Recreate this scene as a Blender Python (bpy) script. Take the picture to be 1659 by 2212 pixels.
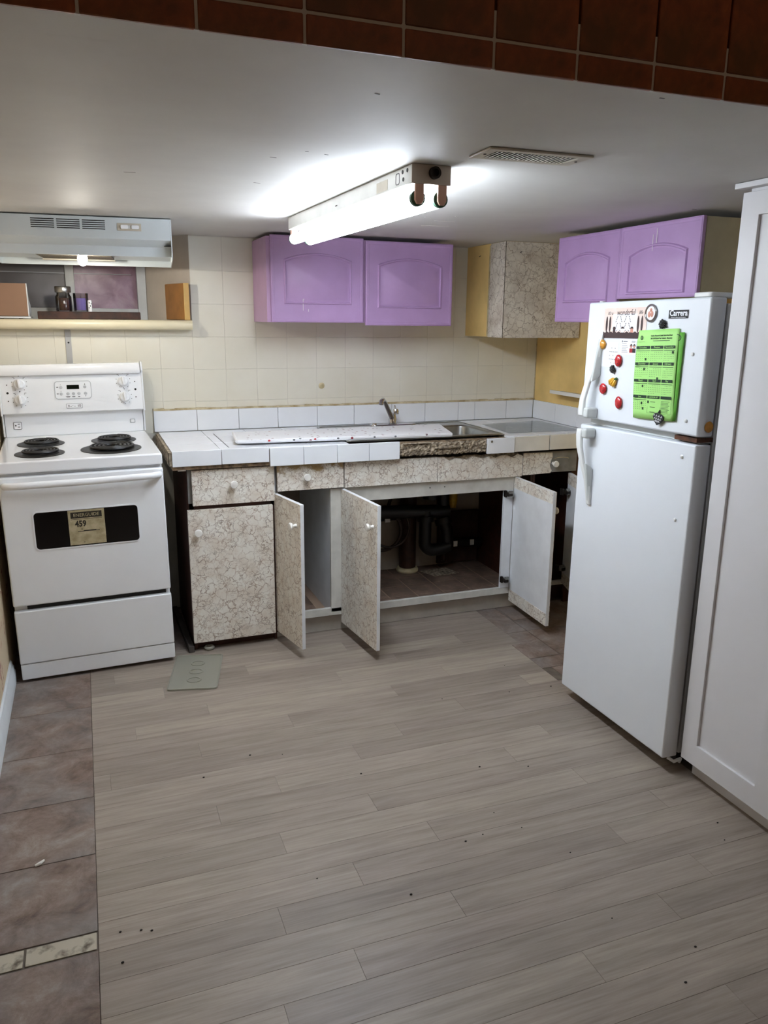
import bpy, bmesh, math, random
from mathutils import Matrix, Vector, Euler
random.seed(7)
for o in list(bpy.data.objects): bpy.data.objects.remove(o)
S = bpy.context.scene
COL = S.collection
PI = math.pi

# ------------------------------------------------------------------ camera
FPX, TH, PS, RO, CH = 1690.7, .242, .363, .010, 1.452
F = Vector((math.sin(PS)*math.cos(TH), math.cos(PS)*math.cos(TH), -math.sin(TH)))
R0 = Vector((math.cos(PS), -math.sin(PS), 0)); U0 = R0.cross(F)
R = R0*math.cos(RO)+U0*math.sin(RO); U = U0*math.cos(RO)-R0*math.sin(RO)
cam = bpy.data.cameras.new('camera'); co = bpy.data.objects.new('camera', cam); COL.objects.link(co)
cam.sensor_fit = 'VERTICAL'; cam.sensor_height = 36.0; cam.lens = 36.0*FPX/2212.0
cam.clip_start = .02; cam.clip_end = 60
mw = Matrix((R, U, -F)).transposed().to_4x4(); mw.translation = (0, 0, CH); co.matrix_world = mw
S.camera = co
# ------------------------------------------------------------------ world, far lamp, exposure
w = bpy.data.worlds.new('world'); S.world = w; w.use_nodes = True
w.node_tree.nodes['Background'].inputs[0].default_value = (1.0, .80, .62, 1)
w.node_tree.nodes['Background'].inputs[1].default_value = .030
def lamp(name, loc, power, color, radius):
    l = bpy.data.lights.new(name, 'POINT'); l.energy = power; l.color = color; l.shadow_soft_size = radius
    o = bpy.data.objects.new(name, l); COL.objects.link(o); o.location = loc; return o
lamp('next_room_lamp', (1.3, -1.9, 2.05), 3.6, (1.0, .60, .34), .12)   # ceiling bulb of the room the camera stands in
TUBE_E = 21.0
vs = S.view_settings
vs.view_transform = 'Standard'; vs.look = 'None'; vs.gamma = 1; vs.use_curve_mapping = False
vs.exposure = 1.1

# ------------------------------------------------------------------ helpers
def lin(c):
    return tuple(((x/255)/12.92 if x/255 <= .04045 else ((x/255+.055)/1.055)**2.4) for x in c)+(1,)
W = {}
def reg(o, m=None): W[o] = (m or Matrix.Identity(4)).copy()
class MB:
    def __init__(s): s.v = []; s.f = []
    def add(s, vs_, fs): n = len(s.v); s.v += [Vector(a) for a in vs_]; s.f += [tuple(n+i for i in f) for f in fs]; return s
    def box(s, x0, x1, y0, y1, z0, z1):
        return s.add([(x0,y0,z0),(x1,y0,z0),(x1,y1,z0),(x0,y1,z0),(x0,y0,z1),(x1,y0,z1),(x1,y1,z1),(x0,y1,z1)],
                     [(0,3,2,1),(4,5,6,7),(0,1,5,4),(1,2,6,5),(2,3,7,6),(3,0,4,7)])
    def prism(s, pts, ax, a, b):
        mk = {'x': lambda p, t: (t, p[0], p[1]), 'y': lambda p, t: (p[0], t, p[1]), 'z': lambda p, t: (p[0], p[1], t)}[ax]
        n = len(pts)
        return s.add([mk(p, a) for p in pts]+[mk(p, b) for p in pts],
                     [tuple(range(n)), tuple(range(2*n-1, n-1, -1))]+[(i, (i+1) % n, n+(i+1) % n, n+i) for i in range(n)])
    def ring(s, A, B, ax, a, b):
        mk = {'x': lambda p, t: (t, p[0], p[1]), 'y': lambda p, t: (p[0], t, p[1]), 'z': lambda p, t: (p[0], p[1], t)}[ax]
        n = len(A); vv = [mk(p, a) for p in A]+[mk(p, a) for p in B]+[mk(p, b) for p in A]+[mk(p, b) for p in B]; ff = []
        for i in range(n):
            j = (i+1) % n
            ff += [(i, j, n+j, n+i), (2*n+i, 3*n+i, 3*n+j, 2*n+j), (i, 2*n+i, 2*n+j, j), (n+i, n+j, 3*n+j, 3*n+i)]
        return s.add(vv, ff)
    def lathe(s, prof, n=16, M=None):
        vv = []; ff = []; k = len(prof)
        for i in range(n):
            a = 2*PI*i/n
            for r, h in prof: vv.append(Vector((r*math.cos(a), r*math.sin(a), h)))
        for i in range(n):
            j = (i+1) % n
            for q in range(k-1): ff.append((i*k+q, j*k+q, j*k+q+1, i*k+q+1))
        if prof[0][0] > 1e-6: ff.append(tuple(i*k for i in reversed(range(n))))
        if prof[-1][0] > 1e-6: ff.append(tuple(i*k+k-1 for i in range(n)))
        if M is not None: vv = [M @ a for a in vv]
        return s.add(vv, ff)
    def tube(s, path, r, n=10, closed=False, cap=True):
        P = [Vector(p) for p in path]; k = len(P); vv = []; ff = []
        up = Vector((0, 0, 1)); prev = None
        for i in range(k):
            if closed: t = (P[(i+1) % k]-P[i-1])
            else: t = P[min(i+1, k-1)]-P[max(i-1, 0)]
            t.normalize()
            if prev is None:
                b = t.cross(up); 
                if b.length < .05: b = t.cross(Vector((1, 0, 0)))
            else: b = prev-t*prev.dot(t)
            b.normalize(); prev = b; c = t.cross(b)
            rr = r[i] if isinstance(r, (list, tuple)) else r
            for j in range(n):
                a = 2*PI*j/n; vv.append(P[i]+b*math.cos(a)*rr+c*math.sin(a)*rr)
        for i in range(k if closed else k-1):
            i2 = (i+1) % k
            for j in range(n):
                j2 = (j+1) % n; ff.append((i*n+j, i*n+j2, i2*n+j2, i2*n+j))
        if cap and not closed: ff += [tuple(range(n-1, -1, -1)), tuple((k-1)*n+j for j in range(n))]
        return s.add(vv, ff)
    def ball(s, c, rx, ry, rz, n=14, m=9):
        prof = [(math.sin(PI*i/m), -math.cos(PI*i/m)) for i in range(m+1)]
        prof[0] = (0, -1); prof[-1] = (0, 1)
        return s.lathe(prof, n, Matrix.Translation(c) @ Matrix.Diagonal((rx, ry, rz, 1)))
    def grid(s, fn, nu, nv):
        vv = [fn(i/nu, j/nv) for j in range(nv+1) for i in range(nu+1)]
        return s.add(vv, [(j*(nu+1)+i, j*(nu+1)+i+1, (j+1)*(nu+1)+i+1, (j+1)*(nu+1)+i) for j in range(nv) for i in range(nu)])
    def xf(s, M): s.v = [M @ a for a in s.v]; return s
    def build(s, name, mat, parent=None, bevel=0, seg=2, smooth=True, M=None, solid=0):
        me = bpy.data.meshes.new(name)
        MW = M if M is not None else Matrix.Identity(4)
        if parent is not None: MW = W[parent].inverted() @ MW
        me.from_pydata([MW @ a for a in s.v], [], s.f)
        bm = bmesh.new(); bm.from_mesh(me)
        bmesh.ops.remove_doubles(bm, verts=bm.verts, dist=1e-6)
        bmesh.ops.recalc_face_normals(bm, faces=bm.faces)
        bm.to_mesh(me); bm.free()
        if smooth:
            for p in me.polygons: p.use_smooth = True
            me.set_sharp_from_angle(angle=math.radians(38))
        o = bpy.data.objects.new(name, me); COL.objects.link(o)
        me.materials.append(MATS[mat] if isinstance(mat, str) else mat)
        if parent is not None: o.parent = parent; W[o] = W[parent].copy()
        else: reg(o)
        if bevel:
            b = o.modifiers.new('bevel', 'BEVEL'); b.width = bevel; b.segments = seg; b.limit_method = 'ANGLE'; b.angle_limit = math.radians(40)
        if solid:
            b = o.modifiers.new('solid', 'SOLIDIFY'); b.thickness = solid
        return o
def box(name, mat, x0, x1, y0, y1, z0, z1, parent=None, bevel=0, M=None, seg=2):
    return MB().box(x0, x1, y0, y1, z0, z1).build(name, mat, parent, bevel, seg, M=M)
def tag(o, label=None, cat=None, group=None, kind=None):
    if label: o['label'] = label
    if cat: o['category'] = cat
    if group: o['group'] = group
    if kind: o['kind'] = kind
    return o
def thing(name, label, cat, M, group=None):
    if not isinstance(M, Matrix): M = Matrix.Translation(M)
    o = bpy.data.objects.new(name, None); COL.objects.link(o); o.empty_display_size = .05
    o.matrix_basis = M; W[o] = M.copy(); return tag(o, label, cat, group)
def rebase(o, loc):
    """move a mesh thing's origin to loc"""
    o.data.transform(Matrix.Translation(-Vector(loc))); o.location = loc; W[o] = Matrix.Translation(loc); return o
def T(*a): return Matrix.Translation(a)
def RX(a): return Matrix.Rotation(a, 4, 'X')
def RY(a): return Matrix.Rotation(a, 4, 'Y')
def RZ(a): return Matrix.Rotation(a, 4, 'Z')
def frame(o, x, y, z):
    m = Matrix((Vector(x), Vector(y), Vector(z))).transposed().to_4x4(); m.translation = o; return m
def text(name, body, size, mat, parent, M, align='CENTER', bold=0, shear=0, sx=1.0, ext=.0002):
    cu = bpy.data.curves.new(name, 'FONT'); cu.body = body; cu.size = size; cu.align_x = align; cu.align_y = 'CENTER'
    cu.offset = bold; cu.shear = shear; cu.extrude = ext; cu.resolution_u = 2
    o = bpy.data.objects.new(name, cu); COL.objects.link(o)
    dg = bpy.context.evaluated_depsgraph_get(); me = bpy.data.meshes.new_from_object(o.evaluated_get(dg))
    bpy.data.objects.remove(o); bpy.data.curves.remove(cu)
    me.name = name; me.transform(W[parent].inverted() @ M @ Matrix.Diagonal((sx, 1, 1, 1)))
    me.materials.clear(); me.materials.append(MATS[mat])
    t = bpy.data.objects.new(name, me); COL.objects.link(t); t.parent = parent; W[t] = W[parent].copy(); return t
def rrect(x0, x1, y0, y1, r, n=4):
    pts = []
    for cx, cy, a0 in ((x1-r, y1-r, 0), (x0+r, y1-r, PI/2), (x0+r, y0+r, PI), (x1-r, y0+r, 1.5*PI)):
        for i in range(n+1): a = a0+PI/2*i/n; pts.append((cx+r*math.cos(a), cy+r*math.sin(a)))
    return pts

# ------------------------------------------------------------------ materials
MATS = {}
class NT:
    def __init__(s, name):
        m = bpy.data.materials.new(name); m.use_nodes = True; s.m = m; s.t = m.node_tree; s.n = s.t.nodes; s.l = s.t.links
        s.b = s.n['Principled BSDF']; MATS[name] = m
        s.tc = s.n.new('ShaderNodeTexCoord'); s.co = s.tc.outputs['Object']
    def link(s, a, b): s.l.new(a, b)
    def mapping(s, scale=(1,1,1), rot=(0,0,0), src=None):
        n = s.n.new('ShaderNodeMapping'); n.inputs['Scale'].default_value = scale; n.inputs['Rotation'].default_value = rot
        s.link(src or s.co, n.inputs['Vector']); return n.outputs[0]
    def noise(s, scale, detail=4, rough=.55, src=None, dist=0):
        n = s.n.new('ShaderNodeTexNoise'); n.inputs['Scale'].default_value = scale; n.inputs['Detail'].default_value = detail
        n.inputs['Roughness'].default_value = rough; n.inputs['Distortion'].default_value = dist
        s.link(src or s.co, n.inputs['Vector']); return n
    def ramp(s, src, stops, interp='LINEAR'):
        n = s.n.new('ShaderNodeValToRGB'); cr = n.color_ramp; cr.interpolation = interp
        while len(cr.elements) < len(stops): cr.elements.new(.5)
        for e, (p, c) in zip(cr.elements, stops): e.position = p; e.color = c if len(c) == 4 else tuple(c)+(1,)
        s.link(src, n.inputs[0]); return n.outputs[0]
    def mix(s, fac, a, b, mode='MIX'):
        n = s.n.new('ShaderNodeMix'); n.data_type = 'RGBA'; n.blend_type = mode
        for v, i in ((fac, n.inputs[0]), (a, n.inputs[6]), (b, n.inputs[7])):
            if isinstance(v, (int, float)): i.default_value = v
            elif isinstance(v, tuple): i.default_value = v
            else: s.link(v, i)
        return n.outputs[2]
    def math(s, op, a, b=0.0):
        n = s.n.new('ShaderNodeMath'); n.operation = op
        for v, i in ((a, n.inputs[0]), (b, n.inputs[1])):
            if isinstance(v, (int, float)): i.default_value = v
            else: s.link(v, i)
        return n.outputs[0]
    def bump(s, h, strength, dist=.002):
        n = s.n.new('ShaderNodeBump'); n.inputs['Strength'].default_value = strength; n.inputs['Distance'].default_value = dist
        s.link(h, n.inputs['Height']); s.link(n.outputs[0], s.b.inputs['Normal'])
    def set(s, col=None, rough=.5, metal=0, spec=.5, coat=0):
        if col is not None:
            if isinstance(col, tuple): s.b.inputs['Base Color'].default_value = col
            else: s.link(col, s.b.inputs['Base Color'])
        if isinstance(rough, (int, float)): s.b.inputs['Roughness'].default_value = rough
        else: s.link(rough, s.b.inputs['Roughness'])
        s.b.inputs['Metallic'].default_value = metal; s.b.inputs['Specular IOR Level'].default_value = spec
        s.b.inputs['Coat Weight'].default_value = coat; s.b.inputs['Coat Roughness'].default_value = .1
        return s
def pm(name, c, rough=.5, metal=0, var=.06, scale=6, bump=0, bscale=60, spec=.5, coat=0, c2=None, lo=.35, hi=.7):
    """plain procedural material: base colour drifting a little over a noise"""
    k = NT(name); a = lin(c)
    b = lin(c2) if c2 else tuple(x*(1-var*2.2) for x in a[:3])+(1,)
    n = k.noise(scale, 5)
    k.set(k.ramp(n.outputs[0], [(lo, a), (hi, b)]), rough, metal, spec, coat)
    if bump: k.bump(k.noise(bscale, 3).outputs[0], bump)
    return k
pm('appliance_white', (241,244,247), .32, var=.015, scale=4, coat=.2)
pm('enamel_white', (244,246,249), .16, var=.015, scale=4, coat=.5)
pm('fridge_white', (226,231,236), .38, var=.012, scale=3, bump=.10, bscale=420)
pm('fridge_side', (214,212,208), .5, var=.03, scale=5)
pm('handle_white', (228,230,228), .35, var=.02)
pm('grey_plastic_and_shade', (204,208,206), .45, var=.05)
pm('hood_white', (208,216,220), .34, var=.02)
pm('black_gloss', (9,8,8), .09, var=.1)
pm('black_matte', (20,19,19), .6, var=.2)
pm('coil_black', (24,23,23), .45, metal=.3, var=.2, scale=30)
pm('pan_black', (14,14,15), .38, var=.1)
pm('chrome', (200,200,202), .12, metal=1, var=.05)
pm('steel', (176,176,172), .28, metal=1, var=.1, scale=20)
pm('dark_metal', (52,46,42), .5, metal=.6, var=.2, scale=30)
pm('rust', (96,58,36), .8, var=.3, scale=40)
pm('display', (14,20,12), .12, var=.05)
pm('button_grey', (186,190,194), .5, var=.03)
pm('ink', (26,26,28), .6, var=.05)
pm('ink_grey', (110,110,114), .6, var=.05)
pm('ink_brown', (60,40,38), .6, var=.05)
pm('tile_white', (238,241,245), .16, var=.02, scale=5, coat=.25)
pm('tile_side', (232,229,220), .25, var=.05, scale=9)
pm('grout', (188,182,168), .85, var=.2, scale=30)
pm('caulk', (212,200,168), .7, var=.25, scale=24, c2=(158,136,92))
pm('ledge_cream', (228,218,188), .33, var=.04, scale=5)
pm('wood_board', (176,124,66), .5, var=.12, scale=14)
pm('wood_board_edge', (222,182,110), .5, var=.08, scale=14)
pm('dark_wood', (72,40,28), .6, var=.35, scale=26, bump=.3)
pm('side_wood', (72,36,22), .55, var=.25, scale=18)
pm('cabinet_white', (236,239,242), .42, var=.05, scale=9)
pm('rail_white', (214,212,204), .5, var=.10, scale=13)
pm('toe_cream', (196,190,180), .6, var=.12, scale=10)
pm('particle_board', (150,128,100), .95, var=.35, scale=55, bump=.9, bscale=90, c2=(74,60,46))
pm('rough_mortar', (178,164,142), .95, var=.3, scale=60, bump=1.0, bscale=110, c2=(66,54,42))
pm('bare_grey', (142,142,140), .6, var=.16, scale=11, c2=(104,102,98))
pm('lilac', (184,150,196), .46, var=.05, scale=7, bump=.10, bscale=160)
pm('lilac_side', (196,160,196), .5, var=.06, scale=7)
pm('beige_side', (196,187,160), .6, var=.08, scale=8)
pm('yellow_paint', (240,206,132), .55, var=.10, scale=5, bump=.15, bscale=80)
pm('knob_white', (236,234,228), .22, var=.02, coat=.4)
pm('wardrobe_white', (222,222,224), .42, var=.015, scale=3)
pm('baseboard_white', (224,230,234), .4, var=.05, scale=9)
pm('grey_strip', (176,176,176), .5, var=.05)
pm('window_white', (206,210,212), .45, var=.08, scale=8)
pm('reveal_grey', (206,196,184), .7, var=.08, scale=6)
pm('cardboard', (150,118,96), .8, var=.06)
pm('box_white', (222,226,230), .6, var=.03)
pm('lid_steel', (170,170,168), .3, metal=1, var=.08)
pm('coffee', (84,40,22), .6, var=.2, scale=40)
pm('wax_purple', (146,128,214), .5, var=.05)
pm('fixture_white', (222,222,218), .4, var=.06, scale=12)
pm('fixture_end', (200,186,170), .5, var=.08, scale=12)
pm('socket_beige', (222,178,156), .45, var=.06)
pm('green_cap', (46,92,66), .5, var=.1)
pm('vent_cream', (196,188,172), .5, var=.08, scale=12)
pm('vent_dark', (70,62,52), .7, var=.2)
pm('poster_pink', (232,206,192), .6, var=.05, scale=40, c2=(226,216,208))
pm('paper_white', (240,242,246), .6, var=.01)
pm('paper_green', (168,226,128), .6, var=.03, scale=6)
pm('paper_green_dark', (96,172,52), .6, var=.05, scale=6)
pm('print_green', (10,48,22), .6, var=.05)
pm('fruit_orange', (214,150,52), .25, var=.12, scale=40, coat=.3)
pm('fruit_red', (196,44,50), .22, var=.12, scale=40, coat=.4)
pm('fruit_black', (16,15,18), .25, var=.1, coat=.3)
pm('fruit_yellow', (226,172,44), .3, var=.1, scale=40, coat=.3)
pm('fruit_green', (52,96,40), .3, var=.1)
pm('skin_blush', (214,150,128), .5, var=.1, scale=90)
pm('print_red', (170,40,44), .6, var=.05)
pm('pipe_black', (14,14,14), .4, var=.1)
pm('pipe_brown', (66,40,26), .5, var=.25, scale=26)
pm('pipe_yellow', (204,160,30), .35, var=.2, scale=30)
pm('inner_wall', (170,160,146), .8, var=.1, scale=8)
pm('inner_brown', (66,40,30), .8, var=.25, scale=14)
pm('hose_brown', (54,38,28), .4, var=.1)
pm('debris', (30,24,20), .9, var=.2)
pm('scrap_white', (236,234,226), .7, var=.04)
pm('under_floor', (112,102,92), .8, var=.2, scale=20)
pm('dark_strip', (78,72,68), .6, var=.2, scale=20)
pm('rail_label', (214,202,164), .55, var=.15, scale=22, c2=(176,160,118))
pm('sticker_paper', (186,174,142), .55, var=.15, scale=40, c2=(150,138,104))
pm('label_print', (40,34,22), .6, var=.1)
pm('old_strip', (184,176,158), .5, var=.3, scale=26, c2=(92,82,68), lo=.52, hi=.70)
pm('foil_grey', (156,152,152), .45, var=.12, scale=7, bump=.4, bscale=16)

def emis(name, col, e):
    k = NT(name); k.set((.9,.9,.9,1), .4)
    n = k.noise(3, 1); c = k.ramp(n.outputs[0], [(.2, col+(1,)), (.8, tuple(x*.985 for x in col)+(1,))])
    k.link(c, k.b.inputs['Emission Color']); k.b.inputs['Emission Strength'].default_value = e
emis('tube_light', (.885, .975, 1.10), TUBE_E)
emis('bulb_light', (1.0, .95, .84), 170.0)
def glass(name, col, rough=.03, gloss=.9, body=0.0):
    """thin clear sheet: tinted transparency under a fresnel gloss, a little milky body where the plastic is cloudy"""
    k = NT(name); n = k.noise(9, 2); a = lin(col)
    c = k.ramp(n.outputs[0], [(.3, a), (.8, tuple(x*.97 for x in a[:3])+(1,))])
    t = k.n.new('ShaderNodeBsdfTransparent'); k.link(c, t.inputs[0])
    g = k.n.new('ShaderNodeBsdfGlossy'); g.inputs['Roughness'].default_value = rough
    f = k.n.new('ShaderNodeFresnel'); f.inputs[0].default_value = 1.45
    base = t.outputs[0]
    if body:
        d = k.n.new('ShaderNodeBsdfDiffuse'); k.link(c, d.inputs[0])
        m0 = k.n.new('ShaderNodeMixShader'); m0.inputs[0].default_value = body; k.link(t.outputs[0], m0.inputs[1]); k.link(d.outputs[0], m0.inputs[2]); base = m0.outputs[0]
    m = k.n.new('ShaderNodeMixShader'); k.link(k.math('MULTIPLY', f.outputs[0], gloss), m.inputs[0]); k.link(base, m.inputs[1]); k.link(g.outputs[0], m.inputs[2])
    out = [x for x in k.n if x.type == 'OUTPUT_MATERIAL'][0]; k.link(m.outputs[0], out.inputs[0])
glass('jar_glass', (240,240,240), .03)
glass('pane_glass', (244,244,246), .3, .35)
glass('sheet_glass', (248,250,250), .06, .45)
glass('lid_plastic', (222,220,206), .3, .8, .34)

# lilac foil behind the glass
k = NT('foil_pink'); n = k.noise(9, 5, .6, dist=.6)
k.set(k.ramp(n.outputs[0], [(.3, lin((176,140,158))), (.55, lin((214,180,196))), (.75, lin((232,208,216)))]), .38); k.bump(n.outputs[0], .8, .01)

# marble contact paper: cream with a net of brown-grey cracks
def marble(name, base, blot, line, seed=0.0, sc=1.0):
    k = NT(name)
    mp = k.n.new('ShaderNodeMapping'); mp.inputs['Location'].default_value = (seed, seed*.7, seed*1.3); k.link(k.co, mp.inputs[0])
    nz = k.noise(34*sc, 3, .6, mp.outputs[0])
    vm = k.n.new('ShaderNodeVectorMath'); vm.operation = 'MULTIPLY_ADD'
    k.link(nz.outputs['Color'], vm.inputs[0]); vm.inputs[1].default_value = (.042/sc,)*3; k.link(mp.outputs[0], vm.inputs[2])
    masks = []
    for scale, th in ((27*sc, .060), (46*sc, .055)):
        v = k.n.new('ShaderNodeTexVoronoi'); v.feature = 'DISTANCE_TO_EDGE'; v.inputs['Scale'].default_value = scale
        k.link(vm.outputs[0], v.inputs['Vector'])
        masks.append(k.ramp(v.outputs['Distance'], [(0, (1,1,1)), (th, (0,0,0))]))
    gate = k.ramp(k.noise(17*sc, 3, .6, mp.outputs[0]).outputs[0], [(.44, (0,0,0)), (.60, (1,1,1))])
    gate2 = k.ramp(k.noise(23*sc, 3, .6, mp.outputs[0]).outputs[0], [(.36, (.25,.25,.25)), (.58, (1,1,1))])
    m1 = k.mix(1.0, masks[0], gate2, 'MULTIPLY'); m2 = k.mix(1.0, masks[1], gate, 'MULTIPLY')
    mm = k.mix(1.0, m1, m2, 'LIGHTEN')
    bl = k.ramp(k.noise(13*sc, 5, .65, mp.outputs[0]).outputs[0], [(.40, lin(base)), (.68, lin(blot))])
    lc = k.ramp(k.noise(30*sc, 2, .5, mp.outputs[0]).outputs[0], [(.35, lin(line)), (.65, tuple(min(1, x*1.9) for x in lin(line)[:3])+(1,))])
    k.set(k.mix(mm, bl, lc), .42); return k
marble('marble_paper', (238,235,226), (220,210,196), (130,112,97))
marble('marble_paper_grey', (226,219,206), (196,186,172), (128,114,100), 3.1, .85)
# stained version: same paper with a water stain along its top edge
k = marble('marble_stained', (238,235,226), (220,210,196), (130,112,97), 1.7)
src = k.b.inputs['Base Color'].links[0].from_socket
sp = k.n.new('ShaderNodeSeparateXYZ'); k.link(k.co, sp.inputs[0])
st = k.math('ADD', k.math('MULTIPLY', sp.outputs[2], 9.0), k.math('MULTIPLY', k.noise(19, 4, .6).outputs[0], 1.5))
k.set(k.mix(k.ramp(st, [(.0, (0,0,0)), (1.0, (1,1,1))]) if False else k.ramp(k.math('SUBTRACT', st, 7.65), [(.30, (0,0,0)), (.52, (.85,.85,.85))]), src, lin((148,116,44))), .5)

# lino planks
k = NT('plank')
oi = k.n.new('ShaderNodeObjectInfo')
off = k.n.new('ShaderNodeVectorMath'); off.operation = 'ADD'; k.link(k.co, off.inputs[0])
sc_ = k.n.new('ShaderNodeVectorMath'); sc_.operation = 'SCALE'; sc_.inputs[0].default_value = (31, 17, 5); k.link(oi.outputs['Random'], sc_.inputs[3]); k.link(sc_.outputs[0], off.inputs[1])
g1 = k.noise(1.0, 6, .62, k.mapping((3.2, 46, 1), src=off.outputs[0]), .25)
g2 = k.noise(1.0, 4, .6, k.mapping((9, 190, 1), src=off.outputs[0]))
g3 = k.noise(1.0, 3, .5, k.mapping((1.3, 5, 1), src=off.outputs[0]))
c1 = k.ramp(g1.outputs[0], [(.28, lin((112,101,91))), (.50, lin((156,145,134))), (.74, lin((182,171,160)))])
c2 = k.mix(.30, c1, k.ramp(g2.outputs[0], [(.35, lin((112,104,96))), (.65, lin((172,164,154)))]))
c3 = k.mix(.35, c2, k.ramp(g3.outputs[0], [(.3, lin((132,121,116))), (.7, lin((158,151,138)))]))
tint = k.ramp(oi.outputs['Random'], [(0, (.83,.79,.77)), (.5, (.99,.955,.93)), (1, (1.10,1.07,1.03))])
k.set(k.mix(1.0, c3, tint, 'MULTIPLY'), .46); k.bump(g2.outputs[0], .14, .001)

# slate-look vinyl
k = NT('slate'); oi = k.n.new('ShaderNodeObjectInfo')
off = k.n.new('ShaderNodeVectorMath'); off.operation = 'ADD'; k.link(k.co, off.inputs[0])
sc_ = k.n.new('ShaderNodeVectorMath'); sc_.operation = 'SCALE'; sc_.inputs[0].default_value = (13, 7, 3); k.link(oi.outputs['Random'], sc_.inputs[3]); k.link(sc_.outputs[0], off.inputs[1])
a = k.noise(9, 10, .74, off.outputs[0], .35); b = k.noise(3.6, 7, .68, off.outputs[0])
c1 = k.ramp(a.outputs[0], [(.28, lin((60,45,37))), (.43, lin((112,92,80))), (.57, lin((138,122,112))), (.75, lin((168,160,151)))])
c2 = k.mix(k.ramp(b.outputs[0], [(.42, (0,0,0)), (.66, (.55,.55,.55))]), c1, lin((126,126,126)))
k.set(c2, .5); k.bump(a.outputs[0], .5, .004)
# darker brown vinyl inside the cabinets
k = NT('brown_vinyl'); a = k.noise(9, 6, .65)
k.set(k.ramp(a.outputs[0], [(.3, lin((78,62,52))), (.55, lin((114,94,80))), (.75, lin((142,120,104)))]), .55)
pm('vinyl_joint', (158,134,114), .7, var=.1)
# brown bulkhead tile
k = NT('bulkhead_tile'); oi = k.n.new('ShaderNodeObjectInfo'); a = k.noise(14, 6, .65, dist=.4); b = k.noise(4.5, 4, .6)
c1 = k.ramp(a.outputs[0], [(.3, lin((104,52,26))), (.52, lin((146,74,36))), (.72, lin((184,102,50)))])
c2 = k.mix(k.ramp(b.outputs[0], [(.45, (0,0,0)), (.62, (.85,.85,.85))]), c1, lin((92,60,30)))
k.set(k.mix(1.0, c2, k.ramp(oi.outputs['Random'], [(0, (.85,.85,.85)), (1, (1.1,1.08,1.05))]), 'MULTIPLY'), .4); k.bump(a.outputs[0], .2, .002)
pm('bulkhead_grout', (132,84,52), .8, var=.1, scale=30)
# cream tileboard wall
k = NT('wall_cream'); a = k.noise(3.5, 4); b = k.noise(26, 4, .7)
c1 = k.ramp(a.outputs[0], [(.3, lin((230,227,214))), (.7, lin((222,217,200)))])
k.set(k.mix(k.ramp(b.outputs[0], [(.70, (0,0,0)), (.80, (.4,.4,.4))]), c1, lin((180,164,130))), .38)
pm('wall_joint', (216,212,198), .6, var=.05)
# ceiling paint with scuffs
k = NT('ceiling_paint'); a = k.noise(2.2, 5, .6); b = k.noise(1.0, 5, .7, k.mapping((5, 16, 1), (0, 0, .3)))
c1 = k.ramp(a.outputs[0], [(.3, lin((208,206,201))), (.7, lin((196,193,189)))])
k.set(k.mix(k.ramp(b.outputs[0], [(.66, (0,0,0)), (.76, (.35,.35,.35))]), c1, lin((180,176,170))), .62); k.bump(a.outputs[0], .25, .006)
# left wall: worn floral paper
k = NT('floral'); v = k.n.new('ShaderNodeTexVoronoi'); v.inputs['Scale'].default_value = 14; nz = k.noise(8, 4, dist=1.2); k.link(k.mix(.25, k.co, nz.outputs['Color']), v.inputs['Vector'])
k.set(k.ramp(v.outputs['Distance'], [(.12, lin((132,72,60))), (.26, lin((196,160,136))), (.42, lin((208,190,160)))]), .7)
# speckled board
k = NT('speckle'); v = k.n.new('ShaderNodeTexVoronoi'); v.inputs['Scale'].default_value = 30; k.link(k.co, v.inputs['Vector'])
k.set(k.mix(k.ramp(v.outputs['Distance'], [(.16, (1,1,1)), (.20, (0,0,0))]), lin((234,234,236)), k.ramp(v.outputs['Color'], [(.2, lin((90,90,96))), (.5, lin((150,60,70))), (.8, lin((120,124,128)))])), .35)
# hood filter mesh
k = NT('filter_mesh'); v = k.n.new('ShaderNodeTexVoronoi'); v.inputs['Scale'].default_value = 190; k.link(k.co, v.inputs['Vector'])
k.set(k.ramp(v.outputs['Distance'], [(.2, lin((150,140,122))), (.6, lin((70,62,50)))]), .45, .5)
# ------------------------------------------------------------------ the room
ZC, YB, XR, XL = 1.822, 3.918, 2.400, -.372
fl = tag(box('floor', 'under_floor', XL-.1, XR+.1, -3.2, YB+.1, -.06, -.003), 'grey lino plank floor with slate-look vinyl strips along both sides', None, kind='structure')
# planks: rows of .0964 m, planks .995 m long, joints as in the photograph
PX0, PX1, PY0, PITCH, PLEN = -.071, 1.79, 1.38, .0964, .995
JX = {14:.075, 12:.275, 11:-.02, 10:.78, 9:.481, 8:.277, 7:.735, 6:.428, 5:.853, 4:.588, 3:.356, 2:.793, 1:.494, 0:.302, -1:1.0, -2:.62, -3:1.25, -4:.86, 15:.345, 13:.62, 16:.9, 17:.2, 18:.55, 19:.02, 20:.72}
for r in range(-16, 22):
    y0 = PY0+(r-1)*PITCH
    if y0 > 3.36: continue
    y1 = min(y0+PITCH, 3.37)
    if r < -3 and False: pass
    j = JX.get(r, random.uniform(0, .99)); xs = [PX0]
    x = j-2*PLEN
    end = PX1 if r > 4 else 2.0
    end = 1.745 if 13 <= r <= 16 else end
    while x < end:
        if x > PX0+.01 and x < end-.01: xs.append(x)
        x += PLEN
    xs.append(end)
    for a, b in zip(xs, xs[1:]):
        g = .00022
        p = MB().box(a+g-(a+b)/2, b-g-(a+b)/2, -PITCH/2+g, y1-y0-PITCH/2-g, -.003, 0).build('plank', 'plank', None, .00035, 1)
        p.parent = fl; p.location = ((a+b)/2, y0+PITCH/2, 0)
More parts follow.
